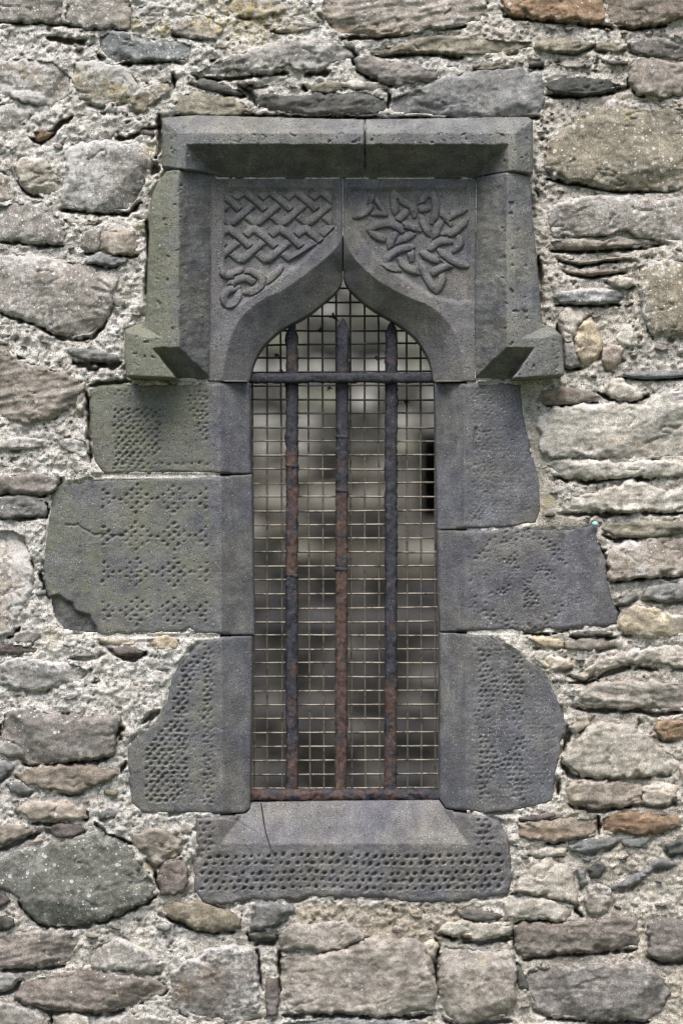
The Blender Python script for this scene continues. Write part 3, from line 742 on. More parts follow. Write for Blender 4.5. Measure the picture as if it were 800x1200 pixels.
wall = thing('rubble_wall', 'rough rubble stone wall with pale lime mortar around the carved window', 'wall')

stone_polys = []
def grow(poly, g):
    pts = np.array(poly, float); c = pts.mean(0)
    d = pts - c
    L = np.hypot(d[:, 0], d[:, 1])[:, None] + 1e-6
    return [tuple(p) for p in (pts + d / L * g)]

for i, (poly, ck, proud, smear, lich, strata) in enumerate(ST):
    pts = np.array(poly, float)
    mn = min(np.ptp(pts, axis=0))
    pg = grow(poly, 2.2)
    stone_polys.append(pg)
    r = random.Random(i * 7 + 1)
    kb = r.uniform(.86, 1.14); kw = r.uniform(-.03, .03)
    c = (C[ck][0] * kb * (1 + kw), C[ck][1] * kb, C[ck][2] * kb * (1 - kw))
    smear *= .92
    slab('stone', pg, rubble_relief(pg, proud, smear, lich, strata, c, i * 101 + 3), M_RUB, wall, RES, 0.085,
         (6.5 if mn > 20 else 2.6, 14 if mn > 20 else 8), i * 13)

# ------------------------------------------------------------------ dressed stones of the window
L1 = [(104,457),(120,451),(240,448.6),(292,448),(294,554.8),(256,555.2),(158,555),(121,556),(109,541),(106,498)]
L2 = [(72,566),(120,561),(258,558),(295,556.2),(298,743.8),(230,743.5),(222,737),(208,742),(122,744),(98,743),(75,740),(62,724),(57,700),(50,678),(52,646),(57,605),(60,578)]
L3 = [(237,750),(260,745.8),(296,745.2),(293,947),(286,952),(257,954),(166,953),(153,941),(150,905),(148,876),(160,863),(182,847),(195,821),(200,795),(208,779),(224,762)]
R1 = [(509,449),(610,449),(614,484),(623,529),(632,559),(634,598),(629,613),(599,618),(542,620.3),(512,620.4)]
R2 = [(512,621.7),(540,621.6),(617,619),(668,620),(692,613),(701,616),(700,637),(710,658),(713,682),(723,718),(722,733),(665,737),(611,739),(548,740),(515,740.2)]
R3 = [(515,741.4),(571,743),(596,758),(638,786),(652,814),(664,849),(659,870),(650,915),(648,940),(610,950),(568,954),(522,947),(515,936)]
SILL = [(229,958),(229,984),(234,1003),(227,1010),(226,1042),(237,1058),(260,1063),(293,1055),(348,1055),(361,1051),(400,1052),(452,1053),(487,1059),(540,1057),(596,1048),(600,1010),(596,982),(585,962),(571,956),(522,949),(514.5,939),(400,940),(294,942),(293,949),(288,954),(258,955.6)]
SPL = [(246,209),(400.8,209)] + [(401.0, 322)] + ARCH_L_IN[1:-1] + [(292, 447.0),(243,447.0)]
SPR = [(402.2,209),(558,209),(557,447.0),(508,447.0)] + ARCH_R_IN[1:-1][::-1] + [(402.3,322)]
HTL = [(190,138),(230,135),(330,138),(426.6,140),(426.6,208),(330,208),(256,207.5),(250,203),(205,197.5),(190,196)]
HTR = [(428.2,140),(520,138.5),(618,137),(624,141),(624,204),(602,200.5),(562,206),(557,208),(428.2,208)]
HSL = [(205,198.5),(224,200),(250,206),(254,209),(257,220),(249,232),(247,330),(244,443.5),(205,443.5),(148,441),(146,420),(147,386),(158,381),(170,377),(172,340),(174,300),(176,235),(184,215),(195,201)]
HSR = [(559,208),(580,204),(602,201.5),(620,207),(624,255),(631,336),(635,379),(650,386),(658,394),(661,440),(609,443.5),(557,443.5),(556,356)]
DRESSED = [L1, L2, L3, R1, R2, R3, SILL, SPL, SPR, HTL, HTR, HSL, HSR]

surround = thing('window_surround', 'dark carved stone window surround with pointed ogee arch and square hood mould', 'window')

Z = lambda pts, ox, oy, k: [(ox + a * k, oy + b * k) for a, b in pts]

def pecks_field(x, y, pk, depth=0.0042):
    """tooled pits"""
    h = np.zeros(np.shape(x))
    if not len(pk): return h
    pk = np.array(pk)
    for s in range(len(pk)):
        px, py, rr, dd = pk[s]
        m = (np.abs(x - px) < 7) & (np.abs(y - py) < 7)
        if not m.any(): continue
        a = 0.5 * math.sin(px * 12.9 + py * 7.1) - .35
        ux = (x[m] - px) * math.cos(a) + (y[m] - py) * math.sin(a); uy = -(x[m] - px) * math.sin(a) + (y[m] - py) * math.cos(a)
        k = .95 + .35 * math.sin(px * 5.3 + py * 3.7)
        g = np.exp(-(ux / (rr * .80 * k)) ** 2 - (uy / (rr * .50)) ** 2)
        g2 = .55 * np.exp(-((ux - rr * .45) / (rr * .6)) ** 2 - ((uy + rr * .45) / (rr * .42)) ** 2)
        lip = .22 * np.exp(-((ux + rr * .2) / (rr * .9)) ** 2 - ((uy - rr * .95) / (rr * .40)) ** 2)
        hn = -1.15 * dd * np.minimum(g + g2, 1.05)
        h[m] = np.where(hn < -.0004, np.minimum(h[m], hn), np.maximum(h[m], np.where(h[m] < -.0004, h[m], lip * dd)))
    return h

rp = random.Random(11)
def pk(x, y, r=2.5, d=0.0055):
    return (x + rp.uniform(-1.2, 1.2), y + rp.uniform(-1.0, 1.0), r * rp.uniform(.75, 1.15), d * rp.choice((.6, .8, .9, 1, 1, 1.1, 1.2)))

def grid_pk(region, sx, sy, r=2.5, d=0.0055, prob=1.0):
    P = np.array(region); out = []
    row = 0; y = P[:, 1].min()
    while y <= P[:, 1].max():
        x = P[:, 0].min() + (sx / 2 if row % 2 else 0)
        while x <= P[:, 0].max():
            if inside(np.array([x]), np.array([y]), region)[0] and rp.random() < prob: out.append(pk(x, y, r, d))
            x += sx
        y += sy; row += 1
    return out

def pk_L1():
    o = grid_pk(Z([(282,150),(448,150),(440,300),(400,300),(380,345),(282,345)], 40, 430, .3375), 8.6, 4.6)
    o += grid_pk(Z([(280,330),(605,325),(605,350),(280,352)], 40, 430, .3375), 8.6, 4.4, 2.2, .004)
    o += grid_pk(Z([(520,80),(600,75),(605,260),(580,260),(545,170)], 40, 430, .3375), 7.5, 4.6, 2.3, .0045)
    o += grid_pk(Z([(285,75),(500,72),(500,98),(285,100)], 40, 430, .3375), 8, 4.4, 2, .0028)
    o += grid_pk([(128,462),(250,458),(250,548),(130,548)], 7.5, 6.5, 2.0, .0012, .6)
    return o
def pk_L2():
    o = []
    for cy in (460, 590, 715, 850):
        for cx in (222, 355, 485, 615):
            for i in range(4):
                for j in range(4):
                    x = cx + (i - j) * 18; y = cy + (i + j - 3) * 15.5
                    if x < 228 or x > 614: continue
                    q = Z([(x, y)], 40, 430, .3375)[0]
                    o.append(pk(q[0], q[1], 2.35, .0055))
    o += grid_pk([(70,580),(110,572),(110,700),(70,690)], 8, 7, 2.0, .0010, .5)
    return o
def pk_L3():
    o = grid_pk(Z([(215,190),(275,110),(300,120),(250,260),(240,340),(250,450),(240,600),(215,650),(85,655),(90,470),(110,420),(175,360),(195,290)], 140, 730, .325), 9.2, 5.4, 2.6, .0070)
    o += grid_pk(Z([(295,70),(336,65),(336,650),(298,650)], 140, 730, .325), 7.8, 5.4, 2.3, .005, .9)
    o += grid_pk([(215,800),(236,770),(252,768),(252,945),(205,945)], 7.5, 6, 2.0, .0022, .6)
    return o
def pk_R1():
    o = []
    for (a, b, c, d) in ((180,90,250,140),(225,130,262,190),(205,255,260,330),(185,380,230,420),(225,430,265,500),(185,540,225,605),(270,90,350,160),(290,250,350,330)):
        o += grid_pk(Z([(a,b),(c,b),(c,d),(a,d)], 500, 430, .3), 5.8, 4.3, 1.9, .0022 if a < 265 else .0008, .75)
    o += grid_pk([(552,455),(605,455),(612,500),(626,600),(552,612)], 6.4, 4.6, 1.9, .0013, .75)
    return o
def pk_R2():
    o = []
    cx, cy = 365, 835
    for rr, dd in ((172, .0036), (192, .0042)):
        n = int(2 * math.pi * rr / 22)
        for k in range(n):
            a = 2 * math.pi * k / n
            if (abs(math.cos(a)) > .90 and rp.random() < .85) or rp.random() < .12: continue
            rj = rr + rp.uniform(-9, 9)
            q = Z([(cx + rj * math.cos(a), cy + rj * .98 * math.sin(a))], 500, 430, .3)[0]
            o.append(pk(q[0], q[1], 2.1, dd))
    for tri in ([(295,760),(355,715),(360,800)], [(415,800),(450,755),(495,820)], [(240,880),(350,845),(275,920)], [(375,840),(455,920),(385,955)]):
        o += grid_pk(Z(tri, 500, 430, .3), 5.4, 4.2, 2.0, .0042)
    o += grid_pk(Z([(370,828),(520,815),(525,835),(370,845)], 500, 430, .3), 5, 4, 1.7, .003, .8)
    o += grid_pk([(552,628),(690,626),(705,728),(552,732)], 7.0, 5.4, 1.9, .0012, .6)
    return o
def pk_R3():
    o = []
    for y0, y1, ap in ((95, 330, 215), (385, 600, 472)):
        y = y0; row = 0
        while y < y1:
            t = 1 - abs(y - ap) / 130.0
            n = max(1, int(round(1 + 3 * t)))
            for k in range(n):
                q = Z([(462 + k * 19 + (8 if row % 2 else 0), y)], 400, 730, .35)[0]; o.append(pk(q[0], q[1], 2.2, .005))
                q = Z([(604 - k * 19 - (8 if row % 2 else 0), y + 6)], 400, 730, .35)[0]; o.append(pk(q[0], q[1], 2.2, .005))
            y += 17; row += 1
    for k in range(8):
        q = Z([(462 + k * 18, 96 + 3 * math.sin(k))], 400, 730, .35)[0]; o.append(pk(q[0], q[1], 2, .004))
    o += grid_pk([(552,752),(580,756),(640,800),(652,850),(640,930),(555,945)], 6.6, 5.4, 2.0, .0016, .7)
    return o
def pk_SILL():
    o = []
    for row, y in enumerate((1003.5, 1012.5, 1023.5, 1032.5, 1041.0)):
        x = 237 + (5 if row % 2 else 0)
        while x < 592:
            o.append(pk(x, y + 1.2 * math.sin(x * .03), 2.6, .0105)); x += 9.6
    for row in range(5):
        for k in range(2):
            o.append(pk(236 + k * 9 + (4 if row % 2 else 0), 965 + row * 8, 2.5, .006))
            o.append(pk(561 + k * 9 + (4 if row % 2 else 0), 962 + row * 7, 2.5, .006))
    return o

def dressed_attrs(x, y, c0, seed, moss, lich, ves, d=None, dark=None):
    var = 1 + 0.30 * fbm(x, y, 70, 5, seed + 5) + .14 * fbm(x, y, 12, 3, seed + 6)
    Cc = np.array(c0)[None, :] * var[:, None]
    # brownish weather film, violet-grey bare lava, pale lime run-off streaks
    wv = np.clip(0.5 + 1.6 * fbm(x, y, 80, 4, seed + 8), 0, 1)[:, None]
    Cc = Cc * (1 - .6 * wv) + .6 * wv * Cc * np.array([1.26, 1.17, .88])[None, :]
    vv = np.clip(1.8 * fbm(x, y, 55, 3, seed + 28), 0, 1)[:, None]
    Cc = Cc * (1 - .5 * vv) + .5 * vv * Cc * np.array([.86, .84, 1.02])[None, :]
    st = np.clip(fbm(x * 1.0, y * .16, 11, 4, seed + 38) * 1.8 - .25, 0, 1)[:, None]
    Cc = Cc * (1 - .30 * st) + .30 * st * np.array([.27, .27, .265])[None, :]
    if dark is not None:
        Cc = Cc * (1 - dark[:, None]) + dark[:, None] * np.array([.055, .057, .06])[None, :]
    mo = np.clip(moss + 0.35 * fbm(x, y, 50, 3, seed + 9), 0, 1) if np.ndim(moss) or moss > 0 else np.zeros_like(x)
    li = np.clip(lich + 0.5 * fbm(x, y, 40, 2, seed + 12), 0, 1)
    return {'Col': np.concatenate([Cc, np.ones((len(x), 1))], 1), 'Msk': np.stack([mo, li, np.full(len(x), ves), np.ones_like(x)], 1)}

BAS = (.109, .111, .122)
CH = 0.046    # depth of the splay into the opening

def round_edge(d, r=3.5, drop=0.006):
    e = np.clip(d / r, 0, 1)
    return -drop * (1 - np.sqrt(1 - (1 - e) ** 2))

def jamb(name, poly, xs, side, pecks, seed, moss=0.0, lich=.5, ves=.2, chip=None, cracks=(), base=BAS):
    """xs: photo column where the splay begins; side -1: splay on the right end, +1: on the left end"""
    pks = pecks()
    xin = 295 if side < 0 else 512
    def f(x, y, d):
        p = 0.0022 * fbm(x, y, 60, 3, seed) + 0.0012 * fbm(x, y, 9, 3, seed + 3)
        t = (x - xs) / (xin - xs)
        lip = 0.0016 * np.exp(-((x - xs) / 5.0) ** 2)
        p = p + pecks_field(x, y, pks) + lip
        spl = -CH * np.clip(t, 0, 1.1)
        p = np.where(t > 0, p * .5 + spl, p)
        opening_side = t > 0.3
        rough_edge = np.where(opening_side, round_edge(d, 2.0, .002), round_edge(d, 5.0, .009))
        p = p + rough_edge + np.where(t < 0, 0.004 * np.exp(-d / 9.0) * fbm(x, y, 14, 3, seed + 17), 0)
        dark = np.zeros_like(x)
        if chip is not None:
            cs = sdf(x + 3 * fbm(x, y, 12, 2, 4), y + 3 * fbm(x, y, 12, 2, 8), chip)
            m = sstep(2, -2, cs)
            p = p - m * (0.014 + 0.004 * fbm(x, y, 14, 3, 66)); dark = np.maximum(dark, m * .85)
        for cr, w, dp in cracks:
            cd = line_dist(x + 1.5 * fbm(x, y, 9, 2, 3), y + 3 * fbm(x, y, 12, 2, 5), cr)
            p = p - dp * np.exp(-(cd / w) ** 2)
        a = dressed_attrs(x, y, base, seed, moss * np.clip((t * -2.2), 0, 1), lich, ves, d, dark)
        return p, a
    return slab(name, poly, f, M_DRE, surround, 1.25, 0.118, (4.2, 17), seed, wfun=lambda a, b: .12 + .88 * sstep(15, 75, (a - xs) * side))[0]

jamb('jamb_stone', L1, 259, -1, pk_L1, 11, .66, .55, .25)
jamb('jamb_stone', L2, 260, -1, pk_L2, 23, .56, .5, .15, chip=[(50,702),(70,698),(84,706),(90,716),(104,720),(112,734),(116,748),(50,748)], cracks=[([(77,614),(91,616),(108,626),(145,628)], 1.0, .0045), ([(186,690),(187,705),(189,742)], 1.0, .003)])
jamb('jamb_stone', L3, 261, -1, pk_L3, 37, .42, .45, .2)
jamb('jamb_stone', R1, 543, 1, pk_R1, 41, .05, .35, .1, base=(.106, .108, .120), cracks=[([(557,502),(556,515),(556,528)], 1.5, .006)])
jamb('jamb_stone', R2, 544, 1, pk_R2, 53, .12, .5, .1, base=(.105, .106, .117))
jamb('jamb_stone', R3, 545, 1, pk_R3, 67, .15, .65, .12, base=(.105, .107, .117))

def sill_fun():
    pks = pk_SILL(); seed = 79
    def f(x, y, d):
        p = 0.004 + 0.002 * fbm(x, y, 50, 3, seed) + 0.0018 * fbm(x, y, 8, 3, seed + 3) + pecks_field(x, y, pks)
        top_in, top_out = 941.0, 989.0
        t = (top_out - y) / (top_out - top_in)
        tl = (x - 258) / 36.0; tr = (548 - x) / 34.0
        tt = np.minimum(np.minimum(t, tl), tr)
        p = np.where(tt > 0, 0.003 - CH * np.clip(tt, 0, 1.05) + .25 * p, p)
        # worn: slightly rounded lower front
        p = p + np.where(tt > .5, 0, round_edge(d, 6, .012)) + np.where(tt < 0, 0.004 * np.exp(-d / 9) * fbm(x, y, 14, 3, 9), 0)
        cd = line_dist(x + .8 * fbm(x, y, 9, 2, 3), y + 1 * fbm(x, y, 9, 2, 5), [(247,955),(275,960),(300,976)])
        p = p - .003 * np.exp(-(cd / 1.1) ** 2)
        return p, dressed_attrs(x, y, (.116, .115, .124), seed, 0.0, .35, .3, d)
    return f
slab('sill', SILL, sill_fun(), M_DRE, surround, 1.25, 0.118, (4.0, 17), 79, wfun=lambda a, b: .15 + .85 * sstep(975, 1030, b))

# ------------------------------------------------------------------ carved spandrels
KZL, KZR = (240, 200, .2125), (400, 200, .2125)
KNOT_L = {
 1: [[(108,120),(150,145),(205,170),(245,200)],[(110,140),(120,185),(145,215)],[(150,195),(190,240),(240,272),(300,285)],[(112,292),(160,277),(205,262)],[(225,130),(300,106),(365,125),(425,178)],
     [(325,245),(375,195),(410,165),(455,128),(515,114),(585,130),(635,175),(660,215)],[(320,292),(370,278),(405,265)],[(385,238),(430,275),(490,291),(550,283),(592,275)],[(440,215),(480,172),(512,140)],
     [(535,255),(570,212),(602,180)],[(588,232),(640,270),(712,312)],[(645,235),(662,190),(715,130),(650,128)],[(322,225),(318,170)],[(500,260),(498,200)]],
 2: [[(130,318),(180,355),(222,395)],[(105,325),(114,365),(132,395)],[(128,425),(165,392),(195,370)],[(158,428),(210,470),(270,505),(330,516),(400,487)],[(103,512),(150,488),(192,476)],
     [(212,352),(262,332),(325,316)],[(228,402),(270,368),(292,330)],[(335,328),(390,370),(432,402)],[(262,425),(305,465)],[(328,462),(385,400)],[(400,352),(450,346),(495,330)],
     [(418,435),(460,388),(505,338)],[(368,428),(430,478),(512,516)],[(518,340),(552,402)],[(558,372),(620,346),(705,322)],[(512,514),(560,455),(620,395),(705,322)]],
 3: [[(185,640),(132,660),(106,700),(128,738),(168,718),(192,665)],[(130,650),(165,606),(230,594),(285,625)],[(220,672),(270,660),(312,622),(302,582),(252,558),(222,578)],[(312,620),(362,590),(422,532)],[(94,532),(112,572),(150,572),(202,545)]],
}
KNOT_R = {
 1: [[(72,256),(122,240),(152,212),(168,178)],[(178,128),(150,185)],[(180,140),(216,196),(248,242)],[(248,242),(205,234),(170,240)]],
 2: [[(285,118),(288,170),(302,245)],[(290,122),(340,168),(390,200),(402,250)],[(298,285),(340,242),(370,214)],[(428,188),(460,140),(490,118),(515,160),(516,220),(500,285)],[(415,212),(488,205)],
     [(440,255),(460,310),(492,355)],[(512,375),(530,310),(558,278)],[(538,218),(580,258),(602,295)],[(570,272),(620,236),(682,214)],[(558,352),(620,337),(660,300),(688,268)],
     [(150,325),(200,300),(260,291),(312,310),(345,342)],[(153,330),(200,362),(252,382)],[(270,432),(275,380),(302,345)],[(308,397),(360,366),(408,338)],[(328,294),(380,306),(435,326)],
     [(478,442),(520,402),(560,386),(604,392)],[(538,438),(580,475),(632,506),(688,526)],[(640,358),(652,400),(620,442)],[(233,510),(270,465),(330,431),(395,420)],[(236,516),(280,532),(325,546)],
     [(318,490),(360,535),(435,562)],[(438,450),(490,480),(535,502)],[(488,572),(540,541),(604,510),(540,480)],[(438,508),(470,590),(522,668)],[(522,668),(550,612),(556,562)],[(380,430),(386,492)]],
}
def line_arc(x, y, pts):
    best = np.full(np.shape(x), 1e9); arc = np.zeros(np.shape(x)); L0 = 0.0
    for (ax, ay), (bx, by) in zip(pts[:-1], pts[1:]):
        ex, ey = bx - ax, by - ay; L = math.hypot(ex, ey)
        t = np.clip(((x - ax) * ex + (y - ay) * ey) / (L * L + 1e-9), 0, 1)
        d = np.hypot(x - ax - t * ex, y - ay - t * ey)
        m = d < best
        best = np.where(m, d, best); arc = np.where(m, L0 + t * L, arc)
        L0 += L
    return best, arc, L0

def plait(x, y, h, lab, part, ymid, amp, T, x0, limit):
    pri = np.full(np.shape(x), -9.0)
    ins = (np.abs(y - ymid) < amp + 5) & limit
    R = 5.0
    for k in range(3):
        ph = 2 * math.pi * ((x - x0) / T + k / 3.0)
        tri = np.arcsin(.955 * np.sin(ph)) / 1.27
        slope = np.sign(np.cos(ph))
        m = 4 * amp / T
        flat = np.clip(1 - np.abs(np.cos(ph)) * 4, 0, 1)
        dd = np.abs(y - (ymid - amp * tri)) / np.sqrt(1 + (m * (1 - flat)) ** 2)
        pr = slope * (y - ymid) / amp * 1.6 + .001 * k
        near = ins & (dd < R + 1.1)
        win = near & (pr > pri)
        prof = np.sqrt(np.clip(1 - (dd / R) ** 2, 0, 1)) ** .8
        hh = np.where(dd < R, .0012 + .0066 * prof * (.84 + .16 * np.clip(pr, -1, 1)), .0006)
        h = np.where(win, hh, h)
        pri = np.where(win, pr, pri)
        lab = np.where(near & (dd < R + .4), part, lab)
    return h, lab

def knot_height(x, y, knot, z):
    h = np.zeros(np.shape(x)); lab = np.zeros(np.shape(x), int); pri = np.full(np.shape(x), -1.0)
    if z is KZL:
        lim = sdf(x, y, PANEL_L) < -1.0
        h, lab = plait(x, y, h, lab, 1, 242.5, 17.2, 90.0, 263.0, lim & (x < 389))
        h, lab = plait(x, y, h, lab, 2, 286.0, 17.2, 90.0, 275.0, lim & (y + .62 * (x - 300) < 330))
    for part, bands in knot.items():
        if z is KZL and part < 3: continue
        for k, b in enumerate(bands):
            pts = curve(Z(b, *z), 4) if len(b) > 2 else Z(b, *z)
            dd, arc, L = line_arc(x, y, pts)
            end = np.minimum(arc, L - arc)
            w = (3.7 if part == 1 and z is KZR else 4.9) * np.clip(.62 + end / 14.0, 0, 1)      # bands taper to their tips
            near = dd < w + 1.5
            pr = np.minimum(end, 12.0) + .07 * ((k * 37) % 11)
            win = near & (pr > pri)
            prof = np.sqrt(np.clip(1 - (dd / w) ** 2, 0, 1)) ** .8
            dip = .55 + .45 * np.clip(end / 7.0, 0, 1)                                          # ends dive under
            hh = np.where(dd < w, .0010 + .0066 * prof * dip, 0.0)
            h = np.where(win, np.where(dd < w, hh, np.minimum(h, .0008)), h)
            pri = np.where(win & (dd < w + .8), pr, pri)
            lab = np.where(dd < w + .4, part, lab)
    return h, lab

PANEL_L = [(262,221),(392,221),(393,266),(372,288),(350,311),(330,324),(300,345),(282,356),(262,362)]
PANEL_R = [(407,221),(546,221),(549,260),(550,352),(540,356),(520,352),(500,345),(478,330),(450,312),(428,288),(414,268),(406,245)]

def spandrel(poly, inn, out, panel, knot, z, seed, names, moss):
    def f(x, y, d):
        p = 0.0015 * fbm(x, y, 60, 3, seed) + 0.0008 * fbm(x, y, 7, 3, seed + 3)
        ps = sdf(x, y, panel)
        m = sstep(2.5, -4.5, ps)
        p = p - 0.0070 * m
        kh, _ = knot_height(x, y, knot, z)
        p = p + kh * 1.2
        di = line_dist(x, y, inn); do = line_dist(x, y, out)
        arch = inn + out[::-1]
        ins = inside(x, y, arch)
        t = np.where(ins, do / (do + di + 1e-6), 0)
        t = np.where((~ins) & (di < 2.5), 1.0, t)
        p = p * (1 - t) - (CH + .006) * t
        p = p + np.where(t > 0, 0, round_edge(d, 2.0, .003))
        return p, dressed_attrs(x, y, (.120, .120, .128), seed, moss, .42, .3, d)
    return slab('spandrel_stone', poly, f, M_DRE, surround, 0.9, 0.118, (0, 1), seed,
                split=lambda x, y: knot_height(x, y, knot, z)[1], parts_name=names)
o = spandrel(SPL, ARCH_L_IN, ARCH_L_OUT, PANEL_L, KNOT_L, KZL, 91, [(1, 'interlace_carving'), (2, 'interlace_carving'), (3, 'knot_carving')], 0.06)
o[0]['label'] = 'spandrel carved with rows of interlaced bands'
o = spandrel(SPR, ARCH_R_IN, ARCH_R_OUT, PANEL_R, KNOT_R, KZR, 97, [(1, 'triangle_knot_carving'), (2, 'star_knot_carving')], 0.03)
o[0]['label'] = 'spandrel carved with a star-shaped knot and a small triangle knot'

# ------------------------------------------------------------------ hood mould
HP = 0.10
def hood_attrs(x, y, seed, moss, lich, ves): return dressed_attrs(x, y, (.132, .136, .138), seed, moss, lich, ves)

def hood_top(poly, left, seed, moss):
    def f(x0, y0, d):
        x = x0 + 1.6 * fbm(x0, y0, 13, 3, seed + 1); y = y0 + 1.6 * fbm(x0, y0, 13, 3, seed + 2)
        p = np.minimum(.062 + .038 * np.clip((y - 137) / 19.0, 0, 1), HP)
        xe = (x - 190) / 18.0 if left else (624 - x) / 20.0
        p = np.minimum(p,   .070 + .030 * np.clip(xe, 0, 1))
        leg = HP * ((253 - x) / 36.0 if left else (x - 558) / 38.0) + .002
        p = np.minimum(p, np.maximum(HP * (207.0 - y) / 39.0 + .002, leg))
        p = np.maximum(p, 0.001)
        p = p + .0012 * fbm(x, y, 40, 3, seed) + .0008 * fbm(x, y, 7, 3, seed + 3) + round_edge(d, 2.6, .006) * (p > .03) - .005 * sstep(.30, .5, fbm(x, y, 9, 3, seed + 4)) * np.clip((p - .07) / .02, 0, 1)
        return p, hood_attrs(x, y, seed, moss(x, y), .4, .65)
    return slab('hood_mould_block', poly, f, M_DRE, surround, 1.0, 0.05, (.7, 16), seed)
hood_top(HTL, True, 111, lambda x, y: np.clip(.42 - (x - 200) / 160, .08, .5))
hood_top(HTR, False, 117, lambda x, y: np.clip(.12 + (x - 560) / 300, .05, .3))

def hood_side(poly, left, seed, moss):
    if left:
        outer = [(186, 205), (176, 240), (174, 300), (171, 345), (168, 400)]; sg = 1
        cin0, cin1 = 209.0, 247.0
    else:
        outer = [(622, 205), (626, 260), (633, 336), (637, 384), (639, 410)]; sg = -1
        cin0, cin1 = 594.0, 556.0
    oy = [b for a, b in outer]; ox = [a for a, b in outer]
    def f(x0, y0, d):
        x = x0 + 1.6 * fbm(x0, y0, 13, 3, seed + 1); y = y0 + 1.6 * fbm(x0, y0, 13, 3, seed + 2)
        xo = np.interp(y, oy, ox)
        dout = (x - xo) * sg
        pv = .062 + .038 * np.clip(dout / (23.0 if left else 28.0), -.6, 1)           # upright member
        pv = np.where(dout < -1, -0.01, pv)
        ch = HP * (cin1 - x) / (cin1 - cin0) + .002                                     # splay towards the carving
        # label stop: turned outwards at the foot
        ex = 146 if left else 661
        dend = (x - ex) * sg
        ps = np.minimum(.075 + .025 * np.clip(dend / 26.0, 0, 1), .045 + .055 * np.clip((y - 379) / 17.0, 0, 1))
        ps = np.where(y < 377, -0.01, ps)
        p = np.maximum(pv, ps)
        p = np.minimum(p, ch)
        if left: lx = 177 + (y - 406) * (206 - 177) / 36.0
        else: lx = 624 - (y - 410) * (624 - 600) / 33.0
        under = HP * (443.0 - y) / 36.0
        edge = sstep(-1.2, 1.2, (x - lx) * sg)
        p = np.where(y > 403, p * (1 - edge) + np.minimum(p, under) * edge, p)
        p = np.maximum(p, 0.0)
        p = p + .0012 * fbm(x, y, 40, 3, seed) + .0008 * fbm(x, y, 7, 3, seed + 3) + round_edge(d, 2.6, .006) * (p > .03) - .005 * sstep(.30, .5, fbm(x, y, 9, 3, seed + 4)) * np.clip((p - .07) / .02, 0, 1)
        return p, hood_attrs(x, y, seed, moss(x, y), .5, .75)
    return slab('hood_mould_side', poly, f, M_DRE, surround, 1.0, 0.05, (.8, 16), seed)
o = hood_side(HSL, True, 131, lambda x, y: np.clip(1.0 - (x - 178) / 60, .2, 1.0)); o[0]['label'] = 'hood side green with algae, turned outwards at its foot'
o = hood_side(HSR, False, 137, lambda x, y: np.clip(.15 + (x - 590) / 130, .08, .45))

